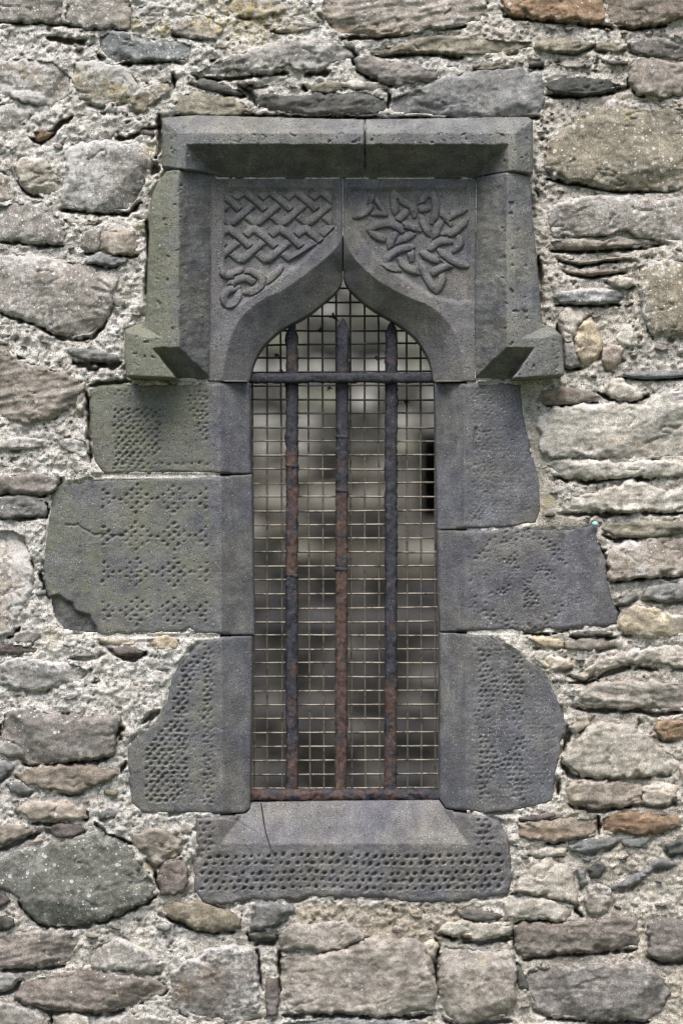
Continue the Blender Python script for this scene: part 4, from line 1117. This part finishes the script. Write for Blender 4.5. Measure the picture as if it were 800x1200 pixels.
# ------------------------------------------------------------------ mortar bed: one continuous crumbly surface
def mortar():
    res = 1.7
    x0, x1, y0, y1 = -60, 860, -60, 1260
    nx = int((x1 - x0) / res) + 1; ny = int((y1 - y0) / res) + 1
    gx, gy = np.meshgrid(x0 + np.arange(nx) * res, y0 + np.arange(ny) * res)
    sd = np.full(gx.shape, 60.0)
    def stamp(poly, arr):
        P = np.array(poly); m = 14
        i0 = max(0, int((P[:, 0].min() - m - x0) / res)); i1 = min(nx, int((P[:, 0].max() + m - x0) / res) + 1)
        j0 = max(0, int((P[:, 1].min() - m - y0) / res)); j1 = min(ny, int((P[:, 1].max() + m - y0) / res) + 1)
        if i1 <= i0 or j1 <= j0: return
        arr[j0:j1, i0:i1] = np.minimum(arr[j0:j1, i0:i1], sdf(gx[j0:j1, i0:i1], gy[j0:j1, i0:i1], poly))
    for p in stone_polys: stamp(p, sd)
    sdd = np.full(gx.shape, 60.0)
    for p in DRESSED: stamp(p, sdd)
    sall = np.minimum(sd, sdd)
    # relief
    p = 0.004 + 0.011 * fbm(gx, gy, 46, 3, 501) + 0.008 * fbm(gx, gy, 16, 3, 511, .6) + 0.006 * fbm(gx, gy, 6.5, 2, 513, .7)
    c1, r1 = cells(gx + 3 * perlin(gx / 7, gy / 7, 3), gy + 3 * perlin(gx / 7, gy / 7, 4), 11.0, 521)
    p = p + 0.0085 * np.clip(.55 - c1, -.3, .55) * (r1 > .35)
    c2, r2 = cells(gx, gy, 5.2, 531)
    p = p + 0.0045 * np.clip(.5 - c2, -.2, .5) * (r2 > .4)
    pit = np.clip(.42 - c2, 0, .42) * (r2 < .16) * sstep(-.15, .25, fbm(gx, gy, 40, 2, 541))
    p = p - 0.034 * pit
    holes = sstep(.26, .5, fbm(gx, gy, 13, 4, 551, .6)) * sstep(.0, .3, fbm(gx, gy, 60, 2, 561))
    p = p - 0.018 * holes
    # gaps along stones, mostly under them
    low0 = np.maximum(sstep(560, 700, gx), sstep(820, 960, gy))
    gy_, gx_ = np.gradient(sd, res)
    under = np.clip(gy_ * 1.0 + .15, 0, 1)
    gap = np.exp(-((sd - .5) / 2.6) ** 2) * sstep(.02, .4, fbm(gx, gy, 34, 3, 571) + .12 * low0) * (0.05 + .95 * under)
    p = p - 0.030 * gap
    gapd = np.exp(-((sdd - .5) / 2.4) ** 2) * sstep(-.05, .3, fbm(gx, gy, 30, 3, 581))
    p = p - 0.016 * gapd
    wob_x = gx + 2.2 * fbm(gx, gy, 14, 3, 591); wob_y = gy + 2.2 * fbm(gx, gy, 14, 3, 595)
    for pts, w in CREV:
        A = np.array(pts); m = 22
        i0 = max(0, int((A[:, 0].min() - m - x0) / res)); i1 = min(nx, int((A[:, 0].max() + m - x0) / res) + 1)
        j0 = max(0, int((A[:, 1].min() - m - y0) / res)); j1 = min(ny, int((A[:, 1].max() + m - y0) / res) + 1)
        d = line_dist(wob_x[j0:j1, i0:i1], wob_y[j0:j1, i0:i1], pts)
        bx, by = gx[j0:j1, i0:i1], gy[j0:j1, i0:i1]
        de = np.minimum(np.hypot(bx - pts[0][0], by - pts[0][1]), np.hypot(bx - pts[-1][0], by - pts[-1][1]))
        we = w * np.clip(.3 + de / 13.0, .3, 1) * np.clip(1.0 + 1.1 * fbm(bx, by, 11, 2, 597), .35, 1.6)
        p[j0:j1, i0:i1] -= 0.056 * np.exp(-(d / we) ** 4) * sstep(-.5, -.12, fbm(bx, by, 22, 2, 599))
    # the smooth recent pointing beside the right jamb
    sm = sstep(6, -6, sdf(gx, gy, [(606,446),(630,455),(640,560),(655,600),(690,612),(640,622),(625,618),(634,590),(618,500)]))
    p = p * (1 - sm) + sm * (0.003 + .002 * fbm(gx, gy, 12, 3, 5))
    low = np.maximum(sstep(560, 700, gx), sstep(820, 960, gy)) * (1 - sm)
    p = p - .0065 * low
    p = np.maximum(p, -0.075)
    # keep below the stones themselves, and just short of the dressed faces at their joints
    p = np.where(sall < -4, np.minimum(p, np.maximum(-0.045, -0.010 - .004 * (-sall - 4))), p)
    p = np.where((sdd < 1.5) & (sd > -2), np.minimum(p, 0.001), p)
    p = np.where((sdd < 0) & (sdd > -3.5), np.minimum(p, .001 - .002 * (-sdd)), p)
    p = np.where(sdd < -3.5, -0.045, p)
    jn = ((np.abs(gx - 401.5) < 2.6) & (gy > 205) & (gy < 286)) | ((np.abs(gy - 447.3) < 2.8) & (((gx > 243) & (gx < 262)) | ((gx > 540) & (gx < 560))))
    for jl in ([(109,556.5),(158,557),(256,556.5),(262,556)], [(512,620.3),(542,620.3),(599,618.3)], [(112,744.5),(240,745.5),(262,744.5)], [(540,740.2),(611,740.2)]):
        jn |= line_dist(gx, gy, jl) < 2.4
    p = np.where(jn, -0.0055 + .004 * fbm(gx, gy, 12, 3, 77), p)
    core_zone = inside(gx, gy, [(258, 436), (546, 436), (546, 990), (258, 990)]) | inside(gx, gy, ARCH_L_OUT + [(402, 447)]) | inside(gx, gy, ARCH_R_OUT + [(400, 447)])
    p = np.where(core_zone, -0.095, p)
    hood_gap = (sdf(gx, gy, HSL) < 3) | (sdf(gx, gy, HSR) < 3)
    # colour: lime, sandier low and right; grey-green film in places
    wv = np.clip(.5 + fbm(gx, gy, 90, 3, 601), 0, 1)
    warm = np.clip(.10 + .55 * sstep(450, 760, gx) + .25 * sstep(900, 1100, gy) + .5 * fbm(gx, gy, 80, 3, 611), 0, 1)
    c = np.empty(gx.shape + (4,)); c[..., 3] = 1
    A = np.array([.82, .80, .775]); Bc = np.array([.77, .71, .625])
    c[..., :3] = A * (1 - warm[..., None]) + Bc * warm[..., None]
    c[..., :3] *= (1 - .07 * low0)[..., None]
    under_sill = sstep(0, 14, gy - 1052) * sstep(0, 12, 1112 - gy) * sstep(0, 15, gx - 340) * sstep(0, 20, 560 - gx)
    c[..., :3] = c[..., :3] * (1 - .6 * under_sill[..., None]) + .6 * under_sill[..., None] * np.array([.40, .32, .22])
    c[..., :3] = c[..., :3] * (1 - .6 * sm[..., None]) + .6 * sm[..., None] * np.array([.38, .345, .29])
    mossy = np.clip(fbm(gx, gy, 55, 3, 621) * 1.6 - .2, 0, 1) * .30
    c[..., :3] = c[..., :3] * (1 - mossy[..., None]) + mossy[..., None] * np.array([.34, .33, .24])
    pale = np.clip(fbm(gx, gy, 100, 3, 631) * 1.6, 0, 1)[..., None] * .35
    c[..., :3] = c[..., :3] * (1 - pale) + pale * np.array([.82, .82, .80])
    # darker brown in pits and holes
    pit_tone = np.clip(np.maximum(pit * 2.0, holes * .7), 0, 1)[..., None] * .55
    c[..., :3] = c[..., :3] * (1 - pit_tone) + pit_tone * np.array([.15, .13, .105])
    msk = np.zeros_like(c); msk[..., 2] = yellow_mask(gx, gy); msk[..., 3] = 1
    V = place(gx.ravel(), gy.ravel(), -p.ravel())
    i = np.arange(nx * ny).reshape(ny, nx)
    q = np.stack([i[1:, :-1], i[1:, 1:], i[:-1, 1:], i[:-1, :-1]], -1)
    ccx = gx[:-1, :-1] + res / 2; ccy = gy[:-1, :-1] + res / 2
    so = sdf(ccx, ccy, OPENING)
    deep = (sall[:-1, :-1] < -16) | (sdd[:-1, :-1] < -4)
    keep = (so > 4) & ~deep
    f = q[keep]
    u, inv = np.unique(f, return_inverse=True)
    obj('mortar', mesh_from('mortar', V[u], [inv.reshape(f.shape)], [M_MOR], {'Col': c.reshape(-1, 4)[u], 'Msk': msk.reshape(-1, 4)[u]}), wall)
    return gx, gy, sall
MG = mortar()

# small galleting pebbles pressed into the mortar
def pebbles():
    gx, gy, sall = MG
    r = random.Random(21)
    rng = np.random.default_rng(5)
    ok = np.argwhere((sall > 5.5) & (gx > 2) & (gx < 798) & (gy > 2) & (gy < 1198))
    rng.shuffle(ok)
    placed = []
    for j, i in ok:
        x, y = gx[j, i], gy[j, i]
        rad = min(sall[j, i] * .8, r.uniform(3.2, 8.5))
        if any((x - a) ** 2 + (y - b) ** 2 < (rad + c + 7) ** 2 for a, b, c in placed): continue
        if line_dist(np.array([x]), np.array([y]), OPENING, True)[0] < 12 or inside(np.array([x]), np.array([y]), OPENING)[0]: continue
        placed.append((x, y, rad))
        n = r.randint(5, 7); a0 = r.uniform(0, 6.28)
        asp = r.uniform(.45, .8)
        rot = r.uniform(-.3, .3)
        poly = []
        for k in range(n):
            a = a0 + 2 * math.pi * k / n; rr = rad * r.uniform(.75, 1.2)
            u, v = rr * 1.3 * math.cos(a), rr * asp * math.sin(a)
            poly.append((x + u * math.cos(rot) - v * math.sin(rot), y + u * math.sin(rot) + v * math.cos(rot)))
        ck = r.choice('GSVBHPDWGSO')
        slab('pebble', poly, rubble_relief(poly, r.uniform(4, 9), .2, .3, .2, C[ck], 9000 + len(placed), True), M_RUB, wall, 1.5, 0.03, (1, 6), len(placed))
        if len(placed) >= 95: break
pebbles()

# ------------------------------------------------------------------ the wall behind its face: core with a splayed opening
def box_faces(bx):
    x0, x1, y0, y1, z0, z1 = bx
    v = [(x0,y0,z0),(x1,y0,z0),(x1,y1,z0),(x0,y1,z0),(x0,y0,z1),(x1,y0,z1),(x1,y1,z1),(x0,y1,z1)]
    f = [(0,3,2,1),(4,5,6,7),(0,1,5,4),(1,2,6,5),(2,3,7,6),(3,0,4,7)]
    return v, f

def boxes_mesh(name, bxs, mat):
    V, F = [], []
    for b in bxs:
        v, f = box_faces(b); n = len(V); V += v; F += [[i + n for i in q] for q in f]
    return mesh_from(name, np.array(V), [np.array(F)], [mat], smooth=False)

ox0, _, oz1 = P3(258, 236, 0); ox1, _, oz0 = P3(548, 1006, 0)
obj('wall_core', boxes_mesh('wall_core', [(-6, ox0, .098, .72, -.3, 4.3), (ox1, 6, .098, .72, -.3, 4.3), (ox0, ox1, .098, .72, -.3, oz0), (ox0, ox1, .0981, .72, oz1, 4.3)], M_CORE), wall)

# ------------------------------------------------------------------ rear wall of the roofless interior
rear = thing('rear_wall', 'blurred old stone wall seen through the window bars', 'wall')
RY = 5.4
def rear_wall():
    r = random.Random(8)
    kr = S * (D + RY) / D
    hx0, _, hz0 = P3(489, 612, RY); hx1, _, hz1 = P3(560, 512, RY)
    obj('wall_core', boxes_mesh('rear_core', [(-5, hx0, RY, RY + .7, -.3, 4.6), (hx1, 5, RY, RY + .7, -.3, 4.6), (hx0, hx1, RY, RY + .7, -.3, hz0), (hx0, hx1, RY, RY + .7, hz1, 4.6), (hx0, hx1, RY + .62, RY + .7, hz0, hz1)], M_REARM), rear)
    meshes = []
    for k in range(8):
        bv, bf = [], []
        n = 5
        # pillow-faced block, unit size
        top = []
        ring = []
        m = 8
        for a in range(m):
            t = 2 * math.pi * (a + .5) / m
            cx = max(-.5, min(.5, .68 * math.cos(t))); cz = max(-.5, min(.5, .68 * math.sin(t)))
            ring.append((cx * r.uniform(.86, 1.05), cz * r.uniform(.86, 1.05)))
        V = [(x, 0.5, z) for x, z in ring] + [(x * .97, -.1, z * .97) for x, z in ring] + [(x * .72, -.45 + r.uniform(-.15, .15), z * .72) for x, z in ring] + [(0, -.5, 0)]
        quads = []
        for a in range(m):
            b = (a + 1) % m
            quads.append((a, b, b + m, a + m)); quads.append((a + m, b + m, b + 2 * m, a + 2 * m))
        tris = [(a + 2 * m, (a + 1) % m + 2 * m, 3 * m) for a in range(m)]
        meshes.append(mesh_from('rear_stone', np.array(V), [np.array(quads), np.array(tris)], [M_REAR], smooth=False))
    z = 0.05; cnt = 0
    while z < 3.10:
        h = r.uniform(.10, .175)
        x = -1.35 - r.uniform(0, .15)
        while x < 1.35:
            w = r.uniform(.11, .27) * (1.0 if abs(x) < .72 else 1.7)
            if not (hx0 - .02 < x + w / 2 + w * .4 and x + w / 2 - w * .4 < hx1 + .02 and hz0 - .02 < z + h * .9 and z + h * .1 < hz1 + .02):
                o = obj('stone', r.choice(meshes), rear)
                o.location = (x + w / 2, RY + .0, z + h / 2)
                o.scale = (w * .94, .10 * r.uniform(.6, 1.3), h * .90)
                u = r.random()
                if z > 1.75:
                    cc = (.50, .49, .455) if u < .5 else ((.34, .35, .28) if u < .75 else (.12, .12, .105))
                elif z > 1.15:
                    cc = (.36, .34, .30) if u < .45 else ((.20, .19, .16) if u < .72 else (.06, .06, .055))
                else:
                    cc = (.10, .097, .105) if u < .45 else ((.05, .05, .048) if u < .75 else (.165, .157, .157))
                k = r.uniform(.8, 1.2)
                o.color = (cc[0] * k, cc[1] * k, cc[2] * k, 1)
                cnt += 1
            x += w
        z += h
rear_wall()

# ------------------------------------------------------------------ iron grille
grille = thing('iron_grille', 'rusted iron window grille of three pointed upright bars and cross bars', 'grille')

def bar_mesh(name, path, prof_w, prof_d, seed, taper=None, rough=0.0016, step=4.0, vertical=True, paint=None):
    """bar following photo pixels from a to b at depth y; square-ish pitted section"""
    (ax, ay), (bx, by), yd = path
    L = math.hypot(bx - ax, by - ay)
    n = int(L / step) + 1
    m = 16
    V = []; attr = []
    r = np.random.default_rng(seed)
    for i in range(n + 1):
        t = i / n
        cx, cy = ax + (bx - ax) * t, ay + (by - ay) * t
        wob = 0.6 * math.sin(t * 9 + seed) + 0.4 * math.sin(t * 23 + seed * 2)
        k = taper(t * L, L) if taper else 1.0
        c = P3(cx, cy, yd)
        for j in range(m):
            a = 2 * math.pi * (j + .5) / m
            # rounded square
            ca, sa = math.cos(a), math.sin(a)
            q = (abs(ca) ** 4 + abs(sa) ** 4) ** -.25
            u, v = ca * q, sa * q
            nz = float(fbm(np.array([i * step * .9 + 100 * j / m]), np.array([j * 3.0 + seed * 7]), 7, 3, seed)[0])
            g = 1 + rough / prof_w * 2.2 * nz * 2
            w = prof_w * k * g; dpt = prof_d * (0.4 + .6 * k) * g
            if vertical: V.append((c[0] + u * w + wob * .0006, c[1] + v * dpt, c[2]))
            else: V.append((c[0], c[1] + v * dpt, c[2] + u * w + wob * .0006))
            pv = paint(t * L) if paint else .5
            attr.append((pv, pv, pv, 1))
    V = np.array(V); i = np.arange((n + 1) * m).reshape(n + 1, m)
    a = i[:-1]; b = i[1:]
    q = np.stack([a, np.roll(a, -1, 1), np.roll(b, -1, 1), b], -1).reshape(-1, 4)
    if vertical: q = q[:, ::-1]
    c0 = len(V)
    V = np.concatenate([V, V[i[0]].mean(0)[None], V[i[-1]].mean(0)[None]])
    attr += [attr[0], attr[-1]]
    t0 = np.stack([np.roll(i[0], -1), i[0], np.full(m, c0)], -1); t1 = np.stack([i[-1], np.roll(i[-1], -1), np.full(m, c0 + 1)], -1)
    return mesh_from(name, V, [q, t0, t1], [M_IRON], {'Col': np.array(attr)})

BY = 0.098
def tip(w0):
    def f(s, L): return min(1.0, max(.06, (s / 15.0) ** .6)) if s < 15 else 1.0
    return f
paints = [lambda s: .25 if 150 < s - 0 < 290 else (.75 if s < 150 else (.72 if s < 480 else .35)),
          lambda s: .75 if s < 195 else .25,
          lambda s: .45 if 40 < s < 80 else (.80 if s < 420 else .2)]
for k, (xt, yt, xb) in enumerate(((342, 379, 342), (401.5, 373, 399), (458.5, 376, 457.5))):
    obj('upright_bar', bar_mesh('upright_bar', ((xt, yt), (xb, 929), BY), 0.0140, 0.0115, 31 + k, tip(1), .0015, 3.0, True, paints[k]), grille)
obj('cross_bar', bar_mesh('cross_bar', ((286, 443.2), (514, 442.6), BY - .022), 0.0115, 0.0105, 47, None, .0011, 3.0, False, lambda s: .8), grille)
obj('bottom_rail', bar_mesh('bottom_rail', ((288, 931.5), (520, 931.0), BY - .012), 0.0125, 0.020, 53, None, .0018, 3.0, False, lambda s: .38 if s < 180 else .75), grille)
def ring(px, py, yd, w, dpt, name, parent, h=0.004):
    c = P3(px, py, yd); V = []; m = 16
    for hh, kk in ((-h, .98), (-h * .6, 1.08), (h * .6, 1.08), (h, .98)):
        for j in range(m):
            a = 2 * math.pi * (j + .5) / m; ca, sa = math.cos(a), math.sin(a); q = (abs(ca) ** 4 + abs(sa) ** 4) ** -.25
            V.append((c[0] + ca * q * w * kk, c[1] + sa * q * dpt * kk, c[2] + hh + .0012 * math.sin(a * 2)))
    i = np.arange(4 * m).reshape(4, m)
    q = np.stack([i[:-1], np.roll(i[:-1], -1, 1), np.roll(i[1:], -1, 1), i[1:]], -1).reshape(-1, 4)
    return obj(name, mesh_from(name, np.array(V), [q], [M_IRON], {'Col': np.full((4 * m, 4), .8)}), parent)
for px, py in ((342, 546), (342, 674), (401, 512), (400.5, 575), (400, 667)):
    ring(px, py, BY, .0150, .0125, 'wire_tie', grille)

# ------------------------------------------------------------------ wire mesh behind the bars
mesh_root = thing('wire_mesh', 'fine square wire mesh fixed behind the iron bars', 'wire mesh')
MY = 0.128
def wire(name, a, b, rad=.0024, amp=.0016, phase=0, seed=0):
    n = 40; m = 6
    A = np.array(P3(*a)); B = np.array(P3(*b)); d = B - A; L = np.linalg.norm(d)
    vert = abs(d[2]) > abs(d[0])
    V = []
    r = random.Random(seed)
    b1, b2 = r.uniform(-.002, .002), r.uniform(0, 6)
    for i in range(n + 1):
        t = i / n; c = A + d * t
        c[1] += amp * math.sin(math.pi * (t * L / 0.0335) + phase)
        off = b1 * math.sin(3.1 * t + b2)
        for j in range(m):
            an = 2 * math.pi * j / m
            if vert: V.append((c[0] + off + rad * math.cos(an), c[1] + rad * math.sin(an), c[2]))
            else: V.append((c[0], c[1] + rad * math.sin(an), c[2] + off + rad * math.cos(an)))
    i = np.arange((n + 1) * m).reshape(n + 1, m)
    q = np.stack([i[:-1], np.roll(i[:-1], -1, 1), np.roll(i[1:], -1, 1), i[1:]], -1).reshape(-1, 4)
    if vert: q = q[:, ::-1]
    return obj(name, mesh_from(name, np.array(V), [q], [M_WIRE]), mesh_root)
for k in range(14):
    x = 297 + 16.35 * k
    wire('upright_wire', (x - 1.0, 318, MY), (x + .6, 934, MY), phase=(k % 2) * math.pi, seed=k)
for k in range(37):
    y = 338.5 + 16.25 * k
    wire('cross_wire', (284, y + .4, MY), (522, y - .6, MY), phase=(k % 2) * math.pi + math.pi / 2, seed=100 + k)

# ------------------------------------------------------------------ small loose things
def tuft(px, py, seed, size, label):
    r = random.Random(seed); V = []; F = []
    c = np.array(P3(px, py, MY - .004))
    for k in range(9):
        a = r.uniform(0, 6.28); L = size * r.uniform(.4, 1.0); w = r.uniform(.0007, .0016)
        dirv = np.array([math.cos(a), r.uniform(-.5, .2), math.sin(a)]); n = np.array([-math.sin(a), 0, math.cos(a)])
        yv = np.array([0, 1, 0])
        pts = [c + dirv * L * s + np.array([0, 0, -.3 * L * s * s]) for s in (-.35, 0, .5, 1)]
        base = len(V)
        for i, p in enumerate(pts):
            ww = w * (1.9, 2.2, 1.2, .3)[i]
            for j in range(4):
                an = math.pi / 2 * j; V.append(p + n * ww * math.cos(an) + yv * ww * math.sin(an))
        for i in range(3):
            for j in range(4):
                F.append([base + i * 4 + j, base + i * 4 + (j + 1) % 4, base + i * 4 + 4 + (j + 1) % 4, base + i * 4 + 4 + j])
    o = obj('dry_plant_scrap', mesh_from('dry_plant_scrap', np.array(V), [np.array(F)], [M_TWIG]))
    tag(o, label, 'plant scrap', 'dead plant scraps caught in the mesh')
for k, (px, py, s, lb) in enumerate(((391, 371, .016, 'largest dark plant scrap, on the mesh just above the middle bar tip'),
        (375, 387, .014, 'dark spidery plant scrap on the mesh left of the middle bar tip'),
        (325, 416, .010, 'dark plant scrap on the mesh left of the left bar, above the cross bar'),
        (330, 435, .010, 'dark plant scrap resting on the cross bar beside the left bar'),
        (441, 419, .012, 'dark plant scrap on the mesh between middle and right bars, above the cross bar'),
        (386, 454, .012, 'dark plant scrap hanging just below the cross bar beside the middle bar'),
        (475, 470, .012, 'long dark plant scrap on the mesh right of the right bar, below the cross bar'),
        (489, 400, .010, 'dark plant scrap on the mesh right of the right bar, under the arch'))):
    tuft(px, py, k, s, lb)

def hair(pts, rad, name, label, cat):
    P = [np.array(P3(*p)) for p in pts]
    # smooth the path
    Q = []
    for i in range(len(P) - 1):
        p0 = P[max(i - 1, 0)]; p1 = P[i]; p2 = P[i + 1]; p3 = P[min(i + 2, len(P) - 1)]
        for s in range(6):
            t = s / 6; Q.append(.5 * (2 * p1 + (p2 - p0) * t + (2 * p0 - 5 * p1 + 4 * p2 - p3) * t * t + (3 * p1 - p0 - 3 * p2 + p3) * t ** 3))
    Q.append(P[-1]); V = []; F = []
    for i, c in enumerate(Q):
        for j in range(6):
            a = 2 * math.pi * j / 6; k = rad * (1 - .5 * i / len(Q)); V.append(c + np.array([math.cos(a) * k, math.sin(a) * k, math.sin(a) * k * .3]))
    for i in range(len(Q) - 1):
        for j in range(6): F.append([i * 6 + j, i * 6 + (j + 1) % 6, i * 6 + 6 + (j + 1) % 6, i * 6 + 6 + j])
    o = obj(name, mesh_from(name, np.array(V), [np.array(F)], [M_HAIR]))
    tag(o, label, cat)
hair([(306, 941, .036), (307.5, 952, .026), (310, 968, .011), (314, 984, -.005), (319, 997, -.012), (327, 1009, -.011)], .0013, 'root_hair', 'thin black root hanging down over the pale sill slope', 'root')

def chip():
    V = []; c = np.array(P3(697, 614, -.012))
    r = random.Random(3); m = 8
    for kk, yy in ((1.0, .004), (.85, -.003), (.35, -.006)):
        for j in range(m):
            a = 2 * math.pi * j / m; rr = .0085 * kk * r.uniform(.8, 1.15)
            V.append(c + np.array([math.cos(a) * rr, yy, math.sin(a) * rr * .8]))
    V.append(c + np.array([0, -.007, 0]))
    i = np.arange(3 * m).reshape(3, m)
    q = np.stack([i[:-1], np.roll(i[:-1], -1, 1), np.roll(i[1:], -1, 1), i[1:]], -1).reshape(-1, 4)
    t = np.stack([i[2], np.roll(i[2], -1), np.full(m, 3 * m)], -1)
    o = obj('turquoise_chip', mesh_from('turquoise_chip', np.array(V), [q, t], [M_TEAL]))
    tag(o, 'tiny turquoise chip stuck on the corner of a right jamb stone', 'chip')
chip()
